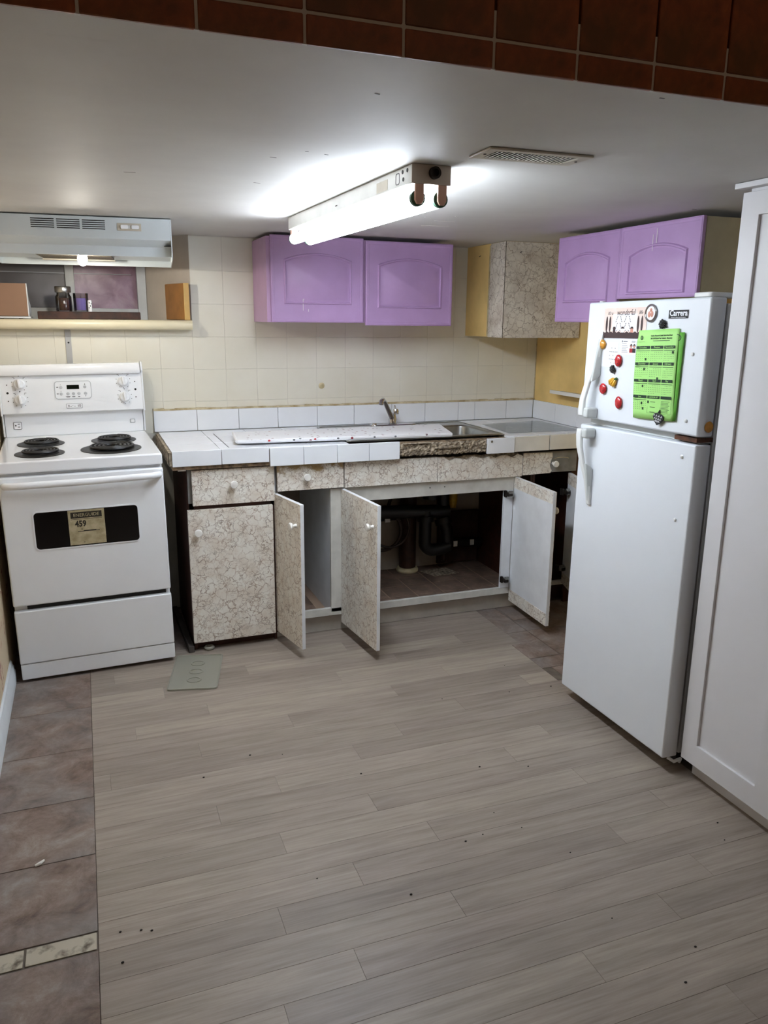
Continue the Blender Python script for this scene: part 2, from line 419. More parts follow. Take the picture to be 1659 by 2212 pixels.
# slate vinyl on the left and the right
def slate(a, b, y0, y1, z=0.0, mat='slate'):
    p = MB().box(-(b-a)/2, (b-a)/2, -(y1-y0)/2, (y1-y0)/2, -.003, z).build('vinyl_tile', mat, None, .001, 1); p.parent = fl; p.location = ((a+b)/2, (y0+y1)/2, 0)
ys = [-.4, -.1, .2, .5, .8, 1.10, 1.40, 1.678]
for a, b in zip(ys, ys[1:]): slate(XL, PX0-.001, a+.0015, b-.0015)
ys = [1.742, 2.043, 2.328, 2.632, 2.943, 3.25, 3.555, 3.86, 3.915]
for a, b in zip(ys, ys[1:]): slate(XL, PX0-.001, a+.0012, b-.0012)
slate(XL, -.236, 1.683, 1.738, .0, 'old_strip'); slate(-.231, PX0-.004, 1.683, 1.738, .0, 'old_strip')
for i, (a, b) in enumerate(((1.746, 1.90), (1.902, 2.205), (2.207, 2.40))):
    for c, d in ((2.10, 2.40), (2.403, 2.66), (2.663, 2.762), (2.765, 3.05), (3.053, 3.37)):
        a2 = a if i or (d > 2.7 and c < 3.04) else 1.791
        if i == 0 and c < 2.66 and d < 2.67: a2 = 1.791
        slate(a2, b, c, d, .0 if i else -.0004)
box('vinyl_patch', 'slate', 1.905, 2.05, 3.185, 3.335, 0, .003, fl, .001)
for a, b in ((2.0, 2.4),):
    slate(a, b, 1.2, 2.098)
for a, b in ((PX0, .6), (.602, 1.2), (1.202, 1.79)): slate(a, b, 3.372, 3.91, -.0008)
# ceiling and bulkhead
ce = tag(box('ceiling', 'ceiling_paint', XL-.1, XR+.1, 1.176, YB+.4, ZC, ZC+.08), kind='structure', label='low off-white painted ceiling with scuffs')
wf = tag(box('wall_front', 'bulkhead_grout', XL-.1, XR+.1, 1.181, 1.30, ZC+.0005, 2.5), kind='structure', label='brown tiled bulkhead above the kitchen opening')
TW = .1478
for i in range(-4, 16):
    for z0, z1 in ((ZC, 1.860), (1.8645, 2.0085), (2.013, 2.157)):
        x0 = .174+i*TW
        p = MB().box(-TW/2+.0022, TW/2-.0022, -.0035, .0035, -(z1-z0)/2, (z1-z0)/2).build('tile', 'bulkhead_tile', None, .0015, 1)
        p.parent = wf; p.location = (x0+TW/2, 1.1775, (z0+z1)/2)
def ceil_pt(px, py):
    d = F+R*((px-829.5)/FPX)-U*((py-1106)/FPX); t = (ZC-CH)/d.z; return d.x*t, d.y*t
for px, py, l, a in ((815, 203, .010, .3), (590, 340, .016, .1), (280, 372, .030, .0), (555, 395, .020, .2), (1430, 212, .010, 0), (663, 327, .008, 0), (705, 334, .010, .2), (1500, 452, .02, .1)):
    x, y = ceil_pt(px, py); MB().box(-l/2, l/2, -.0016, .0016, -.0004, .0002).build('paint_chip', 'dark_strip', ce, M=T(x, y, ZC) @ RZ(a))
for px, py, l, a in ((960, 478, .09, .05), (940, 488, .12, -.1), (985, 468, .03, .9), (925, 470, .04, .5)):
    x, y = ceil_pt(px, py); MB().box(-l/2, l/2, -.0022, .0022, -.0006, .0002).build('paint_ridge', 'scrap_white', ce, M=T(x, y, ZC) @ RZ(a))
# walls
wl = tag(box('wall_left', 'floral', XL-.08, XL, -3.0, YB+.4, 0, 2.5), kind='structure', label='worn floral papered wall beside the stove')
wr = tag(box('wall_right', 'yellow_paint', XR, XR+.08, -3.0, YB+.02, 0, 2.5), kind='structure', label='yellow painted wall behind the fridge')
wb = tag(MB().box(.50, XR, YB, YB+.08, 0, ZC).box(XL, .50, YB, YB+.08, 0, 1.425).build('wall_back', 'wall_joint'), kind='structure', label='cream tileboard wall behind the counter')
TS = .1535
zt = [ZC-.003-i*TS for i in range(0, 8)]
for c in range(0, 13):
    x0 = .4975+c*TS
    for z1 in zt[:6]:
        z0 = z1-TS
        if z0 < .98: z0 = 1.0
        if z1-z0 < .02: continue
        x1 = min(x0+TS, XR)
        p = MB().box(x0+.0007, x1-.0007, YB-.0015, YB+.001, z0+.0007, z1-.0007).build('tile', 'wall_cream', wb, .0006, 1)
for c in range(0, 6):
    x1 = .4975-c*TS; x0 = max(x1-TS, XL)
    for z1 in (1.418, 1.363, 1.210, 1.057):
        z0 = max((1.363 if z1 > 1.4 else z1-TS), .90)
        MB().box(x0+.0007, x1-.0007, YB-.0015, YB+.001, z0+.0007, z1-.0007).build('tile', 'wall_cream', wb, .0006, 1)
# window recess: splayed right side, back wall behind
YW = 4.20
MB().prism([(.4975, YB), (.4975+.08, YB+.08), (.34, YW+.05), (.317, YW)], 'z', 1.40, ZC).build('reveal', 'reveal_grey', wb)
MB().box(XL, .4975, YB+.06, YW+.05, 1.38, 1.4335).build('sill', 'ledge_cream', wb)
MB().box(XL-.02, .34, YW+.03, YW+.30, 1.36, 1.40).build('well_floor', 'reveal_grey', wb)
# rounded ledge on the wall
n = 10
pr = [(YB+.09, 1.436), (YB+.09, 1.392), (3.866, 1.392)]+[(3.866-.022*math.sin(PI*i/n), 1.414-.022*math.cos(PI*i/n)) for i in range(1, n)]+[(3.866, 1.436)]
lg = tag(MB().prism(pr, 'x', XL, .492).build('trim_1', 'ledge_cream'), 'rounded cream ledge under the small window', kind='structure')
gs = tag(box('trim_2', 'grey_strip', -.070, -.045, YB-.006, YB-.0016, .95, 1.391, bevel=.001), 'grey metal wall strip below the ledge', kind='structure')
MB().lathe([(0, 0), (.004, 0), (.004, .0015), (0, .0015)], 10, T(-.057, YB-.006, 1.333) @ RX(PI/2)).build('screw', 'black_matte', gs)
# window
w1 = bpy.data.objects.new('window_1', None); COL.objects.link(w1); W[w1] = T(0, YW, 1.437); w1.location = (0, YW, 1.437)
tag(w1, 'small basement window with a pinkish pane behind the stove hood', None, kind='structure')
box('window_frame', 'window_white', .276, .318, YW-.012, YW+.04, 1.4335, 1.815, w1, .002)
box('window_frame', 'window_white', XL, .276, YW-.006, YW+.04, 1.4335, 1.488, w1, .002)
box('window_frame', 'window_white', XL, .276, YW-.006, YW+.04, 1.775, 1.815, w1, .002)
box('mullion', 'window_white', -.052, -.012, YW-.010, YW+.03, 1.488, 1.775, w1, .002)
box('pane', 'pane_glass', -.012, .276, YW+.012, YW+.015, 1.488, 1.775, w1)
box('pane', 'pane_glass', XL, -.052, YW+.012, YW+.015, 1.488, 1.775, w1)
box('sash_bar', 'window_white', XL, -.052, YW+.016, YW+.024, 1.648, 1.653, w1)
box('sash_bar', 'window_white', -.012, .252, YW+.016, YW+.024, 1.649, 1.652, w1)
MB().grid(lambda u, v: (-.02+.31*u, YW+.045+.008*math.sin(9*u+5*v)*math.sin(7*v+2), 1.47+.34*v), 24, 18).build('foil_backing', 'foil_pink', w1, solid=.002)
MB().grid(lambda u, v: (XL-.02+.36*u, YW+.05+.006*math.sin(7*u+4*v), 1.47+.34*v), 16, 12).build('foil_backing', 'foil_grey', w1, solid=.002)
box('well_wall', 'reveal_grey', XL-.02, .34, YW+.06, YW+.30, 1.36, 1.815, w1)
# baseboard left
bb = [(XL, 0), (XL+.018, 0), (XL+.018, .045), (XL+.014, .052), (XL+.014, .066), (XL+.008, .074), (XL+.008, .084), (XL+.003, .09), (XL, .09)]
tag(MB().prism(bb, 'y', .2, 3.285).build('baseboard_left', 'baseboard_white'), 'white moulded baseboard left of the stove', kind='structure')
tag(box('trim_3', 'caulk', XR-.004, XR-.0002, YB-.006, YB-.0016, 1.02, 1.37), 'caulked corner of the cream and the yellow wall', kind='structure')

# ------------------------------------------------------------------ range (stove)
SM = T(.2775, 3.2752, 0) @ Euler((.02, -.0096, .0274)).to_matrix().to_4x4()
st = thing('range', 'white electric coil stove with a yellow energy label on its oven window', 'stove', SM)
Wd = .609
def sb(name, mat, x0, x1, y0, y1, z0, z1, par=None, bevel=.003, seg=2): return box(name, mat, x0, x1, y0, y1, z0, z1, par or st, bevel, SM, seg)
sb('body', 'appliance_white', -Wd+.003, -.003, .012, .61, .03, .866)
sb('drawer_gap_shade', 'black_matte', -Wd+.05, -.02, .004, .012, .300, .345, bevel=0)  # flat black panel painting the shade in the gap over the drawer
# cooktop with a raised rim
ct = MB().box(-Wd, 0, -.012, .60, .870, .916).build('cooktop', 'enamel_white', st, .007, 3, M=SM)
for (bx, by, br) in ((-.455, .372, .094), (-.457, .142, .094), (-.160, .370, .094), (-.184, .160, .120)):
    bu = MB().lathe([(br, 0), (br, .0025), (br*.80, .006), (br*.72, .004), (br*.35, .001), (0, .001)], 32, SM @ T(bx, by, .916)).build('burner', 'pan_black', st)
    path = []
    for i in range(150):
        t = i/149; a = t*2*PI*4.2; rr = br*(.20+.56*t); path.append(SM @ Vector((bx+rr*math.cos(a), by+rr*math.sin(a), .9285)))
    MB().tube(path, br*.046, 6).build('coil', 'coil_black', bu)
# oven door with window, sticker and handle
od = sb('oven_door', 'appliance_white', -Wd+.001, -.001, -.018, .010, .336, .858, None, .006, 3)
wo = MB().prism(rrect(-.499, -.112, .564, .713, .014), 'y', -.0195, -.016).build('oven_window', 'black_gloss', od, M=SM)
MB().ring(rrect(-.504, -.107, .559, .718, .018), rrect(-.499, -.112, .564, .713, .014), 'y', -.0205, -.017).build('window_trim', 'appliance_white', od, M=SM)
hp = [(-.588, -.018, .826), (-.585, -.045, .830), (-.560, -.060, .832), (-.30, -.066, .833), (-.045, -.060, .836), (-.022, -.045, .836), (-.018, -.018, .832)]
pts = []
for i in range(len(hp)-1):
    for q in range(4): pts.append(Vector(hp[i]).lerp(Vector(hp[i+1]), q/4))
pts.append(Vector(hp[-1]))
MB().tube([SM @ p for p in pts], .0135, 12).build('handle', 'appliance_white', od)
SF = SM @ frame((0, -.0200, 0), (1, 0, 0), (0, 0, 1), (0, -1, 0))
es = MB().box(-.376, -.240, .569, .711, 0, .0006).build('energy_label', 'sticker_paper', od, M=SF); es['label'] = 'yellowed energy rating sticker with black print'
MB().box(-.366, -.250, .678, .703, .0006, .0009).build('label_band', 'label_print', od, M=SF)
text('label_text', 'ENERGUIDE', .0185, 'sticker_paper', od, SF @ T(-.308, .690, .0010), bold=.0001, sx=.98)
text('label_number', '459', .034, 'label_print', od, SF @ T(-.331, .654, .0007), bold=.0012, sx=.82)
MB().add([(-.3305, .634, .0008), (-.3255, .634, .0008), (-.328, .629, .0008)], [(0, 1, 2)]).box(-.366, -.250, .673, .6745, .0006, .0008).box(-.344, -.262, .6225, .6250, .0006, .0008).box(-.322, -.275, .6225, .6275, .0006, .0008).box(-.326, -.320, .577, .579, .0006, .0008).build('small_print', 'label_print', od, M=SF)['kind'] = 'stuff'
# drawer: slightly dropped, dark gap above
dr = sb('drawer', 'appliance_white', -Wd+.001, -.001, -.018, .010, .088, .314, None, .005, 3)
sb('kick_panel', 'appliance_white', -Wd+.002, -.001, -.015, .012, .018, .085, None, .004)
for x in (-.56, -.05):
    for y in (.06, .55): MB().lathe([(.016, -.004 if y > .3 else .001), (.016, .03)], 12, SM @ T(x, y, 0)).build('foot', 'black_matte', st)
# backguard: riser, leaning control panel, top cap, end caps
sb('riser', 'appliance_white', -Wd+.010, -.010, .588, .62, .916, 1.03)
cp = [(.556, 1.022), (.574, 1.190), (.62, 1.190), (.62, 1.022)]
pn = MB().prism(cp, 'x', -Wd+.006, -.006).build('control_panel', 'appliance_white', st, .004, M=SM)
MB().prism([(.560, 1.188), (.556, 1.197), (.562, 1.224), (.574, 1.234), (.62, 1.234), (.62, 1.188)], 'x', -Wd+.006, -.012).build('top_cap', 'enamel_white', st, .003, M=SM)
ec = [(.552, 1.016), (.570, 1.19), (.558, 1.20), (.564, 1.228), (.576, 1.238), (.622, 1.238), (.622, .918), (.585, .918), (.583, 1.016)]
for x0 in (-Wd, -.008): MB().prism(ec, 'x', x0, x0+.008).build('end_cap', 'appliance_white', st, .002, M=SM)
# frame of the control panel face
ang = math.atan2(.018, .168)
CPF = SM @ frame((0, .556, 1.022), (1, 0, 0), (0, math.sin(ang), math.cos(ang)), (0, -math.cos(ang), math.sin(ang)))
for kx, kz in ((-.523, 1.152), (-.524, 1.084), (-.088, 1.153), (-.086, 1.082)):
    v = (kz-1.022)/math.cos(ang)
    kn = MB().lathe([(.0235, 0), (.0235, .003), (.0205, .014), (.018, .017), (0, .017)], 28, CPF @ T(kx, v, 0)).build('knob', 'appliance_white', st)
    MB().box(-.0055, .0055, -.0185, .0205, .010, .029).build('knob_grip', 'enamel_white', kn, .0025, M=CPF @ T(kx, v, 0) @ RZ(.12))
    mk = MB()
    for i in range(9):
        a = PI/2+(i+1)*2*PI/10
        mk.box(-.0014, .0014, -.0014, .0014, 0, .0004); c = len(mk.v)-8
        for q in range(c, c+8): mk.v[q] = mk.v[q]+Vector((.031*math.cos(a), .031*math.sin(a), 0))
    mk.box(-.026, -.018, .0285, .0300, 0, .0004).box(.018, .026, .0285, .03, 0, .0004).box(-.0018, .0018, .0335, .037, 0, .0004)
    mk.build('dial_marks', 'ink', kn, M=CPF @ T(kx, v, 0))
for kx in (-.573, -.037):
    for dz, r in ((1.150, .0025), (1.115, .0048), (1.08, .0025)):
        MB().lathe([(r, 0), (r, .0008), (0, .0008)], 12, CPF @ T(kx, dz-1.022, 0)).build('lamp_dot', 'black_matte', st)
ck = MB().prism(rrect(-.381, -.229, .060, .137, .012), 'z', 0, .0016).build('clock_panel', 'appliance_white', st, .0006, M=CPF)
MB().ring(rrect(-.3825, -.2275, .0585, .1385, .0135), rrect(-.3795, -.2305, .0615, .1355, .011), 'z', 0, .0022).build('clock_rim', 'button_grey', ck, M=CPF)
MB().box(-.331, -.279, .102, .121, .0016, .0024).build('clock_display', 'display', ck, .0004, M=CPF)
for bx, bz in ((-.355, .111), (-.356, .082), (-.328, .082), (-.305, .082), (-.282, .082), (-.255, .111), (-.254, .082)):
    MB().lathe([(.0068, 0), (.0068, .0012), (.005, .0018), (0, .0018)], 16, CPF @ T(bx, bz, .0016)).build('button', 'button_grey', ck)
pk = MB()
for x, z, ww, hh in ((-.3700, .112, .004, .002), (-.3705, .083, .004, .002), (-.356, .123, .0012, .0012), (-.356, .094, .0012, .0012), (-.328, .070, .010, .0011), (-.328, .0675, .007, .0011), (-.305, .070, .007, .0011), (-.305, .0675, .006, .0011), (-.282, .070, .004, .0011), (-.282, .0675, .004, .0011)):
    pk.box(x-ww, x+ww, z-hh, z+hh, .0016, .0019)
pk.build('clock_print', 'ink_grey', ck, M=CPF)
MB().add([(-.2575, .121, .0019), (-.2515, .121, .0019), (-.2545, .126, .0019), (-.2565, .072, .0019), (-.2515, .072, .0019), (-.254, .0675, .0019)], [(0, 1, 2), (3, 4, 5)]).build('arrow_print', 'ink', ck, M=CPF)
bd = MB().prism(rrect(-.340, -.271, .017, .039, .003), 'z', 0, .0022).build('badge', 'button_grey', st, M=CPF)
MB().prism(rrect(-.337, -.274, .0195, .0365, .002), 'z', .0022, .0026).build('badge_face', 'paper_white', bd, M=CPF)
bs = MB()
for x, z, ww, hh in ((-.331, .028, .0008, .005), (-.327, .028, .0008, .005), (-.329, .0305, .002, .0008), (-.290, .028, .0012, .005), (-.284, .028, .0008, .005), (-.281, .0245, .003, .0008), (-.281, .0315, .003, .0008), (-.2785, .028, .0006, .004), (-.320, .0255, .004, .0007), (-.313, .0285, .003, .0006), (-.304, .026, .004, .0006)):
    bs.box(x-ww, x+ww, z-hh, z+hh, .0026, .0028)
bs.build('badge_marks', 'ink', bd, M=CPF)
RF = SM @ frame((0, .588, 0), (1, 0, 0), (0, 0, 1), (0, -1, 0))
ol = MB().prism(rrect(-.5635, -.533, .952, .982, .004), 'z', 0, .003).build('outlet', 'enamel_white', st, .0008, M=RF)
MB().ring(rrect(-.5655, -.531, .950, .984, .005), rrect(-.5635, -.533, .952, .982, .004), 'z', 0, .002).build('outlet_rim', 'ink_grey', ol, M=RF)
MB().lathe([(.0032, 0), (.0032, .0005), (0, .0005)], 10, RF @ T(-.556, .968, .003)).xf(Matrix.Identity(4)).build('outlet_hole', 'ink', ol)
MB().box(-.548, -.539, .973, .9755, .003, .0035).box(-.547, -.539, .960, .9625, .003, .0035).build('outlet_slot', 'ink', ol, M=RF)
sw = MB().prism(rrect(-.070, -.046, .957, .976, .003), 'z', 0, .003).build('rocker_switch', 'button_grey', st, .0008, M=RF)
MB().prism(rrect(-.066, -.050, .960, .973, .003), 'z', .003, .006).build('rocker', 'enamel_white', sw, .001, M=RF)

# ------------------------------------------------------------------ range hood
HM = T(.359, 3.308, 1.66) @ RZ(-.094)
hd = thing('range_hood', 'white range hood with slotted grille and lit bulb above the stove', 'range hood', HM)
HW = .61 + .10
prof = [(0, .158), (0, .080), (.045, .056), (.045, .020), (.052, .020), (.052, .050), (.012, .086), (.012, .146), (.50, .146), (.50, .158)]
MB().prism(prof, 'x', -HW+.004, -.004).build('hood_shell', 'hood_white', hd, .002, M=HM)
ep = [(0, .158), (0, .016), (.010, .008), (.52, .008), (.52, .158)]
for x0 in (-HW, -.004): MB().prism(ep, 'x', x0, x0+.004).build('end_plate', 'hood_white', hd, .001, M=HM)
box('back_panel', 'hood_white', -HW, 0, .505, .52, .008, .158, hd, M=HM)
box('underside_pan', 'hood_white', -HW+.005, -.005, .052, .504, .034, .038, hd, M=HM)
HF = HM @ frame((0, 0, 0), (1, 0, 0), (0, 0, 1), (0, -1, 0))
for g in range(3):
    for s_ in range(5):
        x0 = -.507+g*.0905; z0 = .112+s_*.0075
        MB().box(x0, x0+.082, z0, z0+.0035, 0, .0006).build('grille_slot', 'black_matte', hd, M=HF)
sp_ = MB().box(-.200, -.112, .110, .138, 0, .002).build('switch_plate', 'vent_cream', hd, .0008, M=HF)
for x0 in (-.188, -.148): MB().prism(rrect(x0, x0+.028, .117, .131, .004), 'z', .002, .007).build('rocker', 'enamel_white', sp_, .001, M=HF)
MB().box(-.160, -.152, .118, .130, .002, .004).build('pilot_lamp', 'grey_plastic_and_shade', sp_, M=HF)
box('filter', 'filter_mesh', -.520, -.240, .060, .40, .026, .0335, hd, M=HM)
box('filter_frame', 'vent_cream', -.525, -.235, .375, .405, .020, .0255, hd, .002, M=HM)
MB().ball((-.343, .10, .008), .019, .019, .026).build('bulb', 'bulb_light', hd, M=HM)
box('bulb_socket', 'fixture_end', -.357, -.329, .085, .115, .028, .0335, hd, .003, M=HM)
MB().box(-.030, -.004, .012, .044, .060, .0605).xf(Matrix.Identity(4)).build('cut_out', 'black_matte', hd, M=HM)

# ------------------------------------------------------------------ things on the ledge
ZS = 1.4362
pk_ = tag(rebase(box('wooden_plank', 'dark_wood', -.176, .266, 3.925, 4.06, ZS, ZS+.034, bevel=.003), (.045, 3.99, ZS)), 'dark stained wooden plank lying on the window ledge', 'plank')
zp = ZS+.034
jr = thing('storage_jar', 'glass jar of brown powder with brushed steel lid on the dark plank', 'jar', (-.064, 3.99, zp))
MB().lathe([(0, .001), (.033, .001), (.035, .006), (.035, .066), (.028, .076), (.028, .086), (.0265, .086), (.0265, .076), (.0325, .064), (.0325, .004), (0, .004)], 28, T(-.064, 3.99, zp)).build('glass', 'jar_glass', jr)
MB().lathe([(0, .0045), (.032, .0045), (.032, .060), (0, .062)], 24, T(-.064, 3.99, zp)).build('contents', 'coffee', jr)
MB().lathe([(0, .084), (.034, .084), (.035, .087), (.035, .108), (.033, .111), (0, .111)], 28, T(-.064, 3.99, zp)).build('lid', 'lid_steel', jr)
cd = thing('candle', 'purple wax candle in a clear glass beside the jar', 'candle', (.010, 3.985, zp))
MB().lathe([(0, .001), (.032, .001), (.033, .082), (.031, .082), (.030, .006), (0, .006)], 28, T(.010, 3.985, zp)).build('glass', 'jar_glass', cd)
MB().lathe([(0, .0065), (.0295, .0065), (.030, .060), (0, .060)], 24, T(.010, 3.985, zp)).build('wax', 'wax_purple', cd)
MB().tube([(.010, 3.985, zp+.060), (.010, 3.985, zp+.070)], .001, 6).build('wick', 'ink', cd)
tb = thing('spice_tube', 'tiny white patterned tube right of the purple candle', 'container', (.0475, 3.975, zp))
MB().lathe([(0, 0), (.009, 0), (.009, .046), (.007, .052), (0, .052)], 16, T(.0475, 3.958, zp)).build('body', 'paper_white', tb)
mk = MB()
for i, (a, z) in enumerate(((-2.0, .018), (-1.4, .026), (-1.0, .036), (-1.8, .040))): mk.ball((.0475+.0085*math.cos(a), 3.958+.0085*math.sin(a), zp+z), .003, .0012, .004, 8, 6)
mk.build('print', 'ink_grey', tb)
bxm = T(-.29, 4.0, ZS)
bo = thing('cardboard_box', 'open brown and white cardboard box at the left end of the ledge', 'box', (-.29, 4.0, ZS))
MB().box(-.366, -.214, 3.925, 3.929, ZS+.012, ZS+.152).build('front_panel', 'cardboard', bo)  # brown card front, its shade mixed into the colour
MB().prism([(3.925, ZS+.010), (4.10, ZS+.010), (4.10, ZS+.060), (3.99, ZS+.085), (3.925, ZS+.152)], 'x', -.214, -.210).build('side_panel', 'box_white', bo)
MB().box(-.366, -.214, 4.098, 4.102, ZS+.010, ZS+.060).build('back_panel', 'box_white', bo)
MB().box(-.368, -.205, 3.92, 4.105, ZS+.003, ZS+.010).build('bottom', 'box_white', bo)
MB().box(-.368, -.364, 3.925, 4.10, ZS+.010, ZS+.085).build('side_panel', 'box_white', bo)
for x in (-.33, -.25): MB().box(x-.006, x+.006, 3.95, 4.05, ZS, ZS+.003).build('skid', 'dark_wood', bo)
CM = frame((.463, 3.868, ZS), Vector((-.077, .250, 0)).normalized(), (0, 0, 1), Vector((.250, .077, 0)).normalized())
cb = thing('cutting_board', 'wooden cutting board standing at the right end of the ledge', 'cutting board', CM)
MB().prism(rrect(.002, .262, .002, .168, .010), 'z', -.002, .022).build('panel', 'wood_board', cb, .002, M=CM)
MB().prism(rrect(-.003, .0018, .001, .169, .002), 'z', -.003, .023).build('end_grain', 'wood_board_edge', cb, .0008, M=CM)

# ------------------------------------------------------------------ base cabinets
def knob(par, M, mat='knob_white'):
    return MB().lathe([(.009, 0), (.0075, .004), (.0065, .012), (.0145, .020), (.017, .026), (.0145, .032), (0, .034)], 20, M).build('knob', mat, par)
FY = lambda x, y, z: T(x, y, z) @ RX(PI/2)          # lathe axis pointing to -Y
YF = 3.335
# first unit, brown carcass, drawer and closed door
c1_ = thing('base_cabinet', 'closed brown sided base cabinet with marble paper drawer and door beside the stove', 'cabinet', (.555, 3.6, 0))
box('side_panel', 'side_wood', .370, .386, YF+.018, 3.90, 0, .828, c1_, .001)
box('side_panel', 'side_wood', .736, .748, YF+.018, 3.90, .0, .828, c1_)
box('face_frame', 'side_wood', .374, .748, YF+.002, YF+.018, .640, .676, c1_)
box('face_frame', 'bare_grey', .374, .396, YF+.002, YF+.018, .04, .828, c1_, .001)
box('face_frame', 'side_wood', .730, .748, YF+.002, YF+.018, .04, .828, c1_)
box('bottom', 'side_wood', .386, .736, YF+.018, 3.90, .05, .066, c1_)
box('toe_kick', 'side_wood', .374, .748, 3.372, 3.388, 0, .055, c1_)
d = box('drawer', 'marble_paper', .390, .7445, YF-.018, YF, .668, .823, c1_, .0015); knob(d, FY(.563, YF-.018, .757))
d = box('door', 'marble_paper', .366, .7345, YF-.018, YF+.0015, .044, .650, c1_, .0015); knob(d, FY(.404, YF-.018, .555))
# second unit: narrow, drawer above, door A swung wide open
def open_door(par, hx, hy, width, z0, z1, ang, hinge, knob_z, strips=False):
    """door slab built closed along X from the hinge, outer face -Y, then turned about the hinge"""
    sgn = 1 if hinge == 'left' else -1
    M = T(hx, hy, 0) @ RZ(ang)
    a, b = (0, width) if sgn > 0 else (-width, 0)
    dd = MB().box(a, b, -.016, 0, z0, z1).build('door', 'cabinet_white', par, .001, M=M)
    MB().box(a+.0005, b-.0005, -.0176, -.0161, z0+.0005, z1-.0005).build('paper_facing', 'marble_paper', dd, M=M)
    if strips:
        for s0, s1 in ((z0+.001, z0+.062), (z1-.056, z1-.001)): MB().box(a+.002, b-.0005, .0001, .0010, s0, s1).build('paper_strip', 'marble_paper', dd, M=M)
    knob(dd, M @ FY(sgn*(width-.04), -.0176, knob_z))
    return dd, M
c2_ = thing('base_cabinet', 'narrow base cabinet with stained drawer and door left open', 'cabinet', (.905, 3.6, 0))
box('side_panel', 'cabinet_white', .750, .760, YF+.018, 3.90, .085, .828, c2_)
box('partition', 'cabinet_white', 1.006, 1.020, YF+.018, 3.90, .085, .828, c2_)
box('face_frame', 'rail_white', 1.006, 1.0655, YF, YF+.018, .105, .70, c2_, .001)
box('face_frame', 'rail_white', .750, .764, YF, YF+.018, .105, .70, c2_, .001)
box('bottom_rail', 'rail_white', .750, 1.0655, YF, YF+.018, .088, .124, c2_, .001)
box('toe_kick', 'toe_cream', .750, 1.0655, 3.372, 3.386, 0, .088, c2_)
box('bottom', 'vinyl_joint', .760, 1.006, YF+.018, 3.895, .080, .090, c2_)
box('back_panel', 'inner_wall', .750, 1.02, 3.896, 3.904, .08, .828, c2_)
bx_ = bpy.data.objects
for i, xx in enumerate((.760, .862)):
    for j in range(4):
        x1 = min(xx+.101, 1.005); y0 = YF+.02+j*.145
        MB().box(xx+.002, x1-.002, y0+.002, min(y0+.143, 3.893), .090, .0922).build('vinyl_tile', 'brown_vinyl', c2_, .0006, 1)
DS = thing  # readability only
d = box('drawer', 'marble_stained', .757, 1.063, YF-.018, YF, .707, .823, c2_, .0015); knob(d, FY(.887, YF-.018, .768))
open_door(c2_, .760, YF-.001, .256, .050, .697, math.radians(-78), 'left', .600)
# sink unit
c3_ = thing('sink_cabinet', 'sink base cabinet with both doors open showing the pipes', 'cabinet', (1.5, 3.6, 0))
box('face_frame', 'rail_white', 1.066, 1.956, YF, YF+.018, .632, .702, c3_, .001)
box('partition', 'cabinet_white', 1.905, 1.955, YF, YF+.016, .118, .632, c3_, .001)
box('side_panel', 'side_wood', 2.060, 2.072, YF+.018, 3.895, .085, .70, c3_)
box('side_panel', 'inner_wall', 1.0215, 1.034, YF+.018, 3.895, .085, .828, c3_)
box('bottom_rail', 'rail_white', 1.066, 1.956, YF, YF+.018, .088, .122, c3_, .001)
box('toe_kick', 'toe_cream', 1.066, 2.045, 3.372, 3.386, 0, .088, c3_)
box('bottom', 'vinyl_joint', 1.034, 2.060, YF+.018, 3.895, .080, .090, c3_)
box('back_panel', 'inner_wall', 1.022, 2.070, 3.896, 3.904, .08, .828, c3_)
for i in range(8):
    for j in range(4):
        x0 = 1.0345+(i-1)*.148+.02; x1 = min(x0+.146, 2.058); x0 = max(x0, 1.0345); y0 = YF+.019+(j-.28)*.148
        ya, yb = max(y0, YF+.019), min(y0+.146, 3.894)
        if x1-x0 > .01: MB().box(x0+.0022, x1-.0022, ya+.0022, yb-.0022, .090, .0922).build('vinyl_tile', 'brown_vinyl', c3_, .0006, 1)
box('drawer_front', 'marble_paper', 1.0675, 1.529, YF-.018, YF, .704, .822, c3_, .0015)
# torn top edge of the second front
top = [(1.531+i*.0306, .802+(.006*math.sin(i*2.3)+.010*random.random() if i > 1 else .018)) for i in range(16)]
MB().prism([(1.531, .702), (1.990, .702)]+top[::-1], 'y', YF-.016, YF).build('drawer_front', 'marble_paper', c3_)
MB().prism([(1.54, .80)]+[(1.54+i*.025, .812+.012*random.random()) for i in range(18)]+[(1.98, .80)], 'y', YF-.006, YF+.004).build('torn_core', 'rough_mortar', c3_)
for x in (1.50, 1.577): MB().lathe([(.003, 0), (.003, .001), (0, .001)], 8, FY(x, YF-.0, .672)).build('screw', 'ink', c3_)
def hinge(par, M):
    h = MB().box(-.012, .012, -.030, .004, -.012, .012).box(-.004, .018, -.018, -.006, -.016, .016).build('hinge', 'steel', par, .002, M=M)
    MB().box(-.020, -.010, -.006, .016, -.017, .017).box(-.018, .006, -.034, -.026, -.007, .007).build('hinge_arm', 'dark_metal', h, .002, M=M)
open_door(c3_, 1.072, YF-.001, .376, .050, .698, math.radians(-84), 'left', .600)
dC, MC = open_door(c3_, 1.957, YF-.001, .374, .050, .698, math.radians(88), 'right', .600, True)
for z in (.615, .168): hinge(c3_, T(1.925, YF-.006, z))
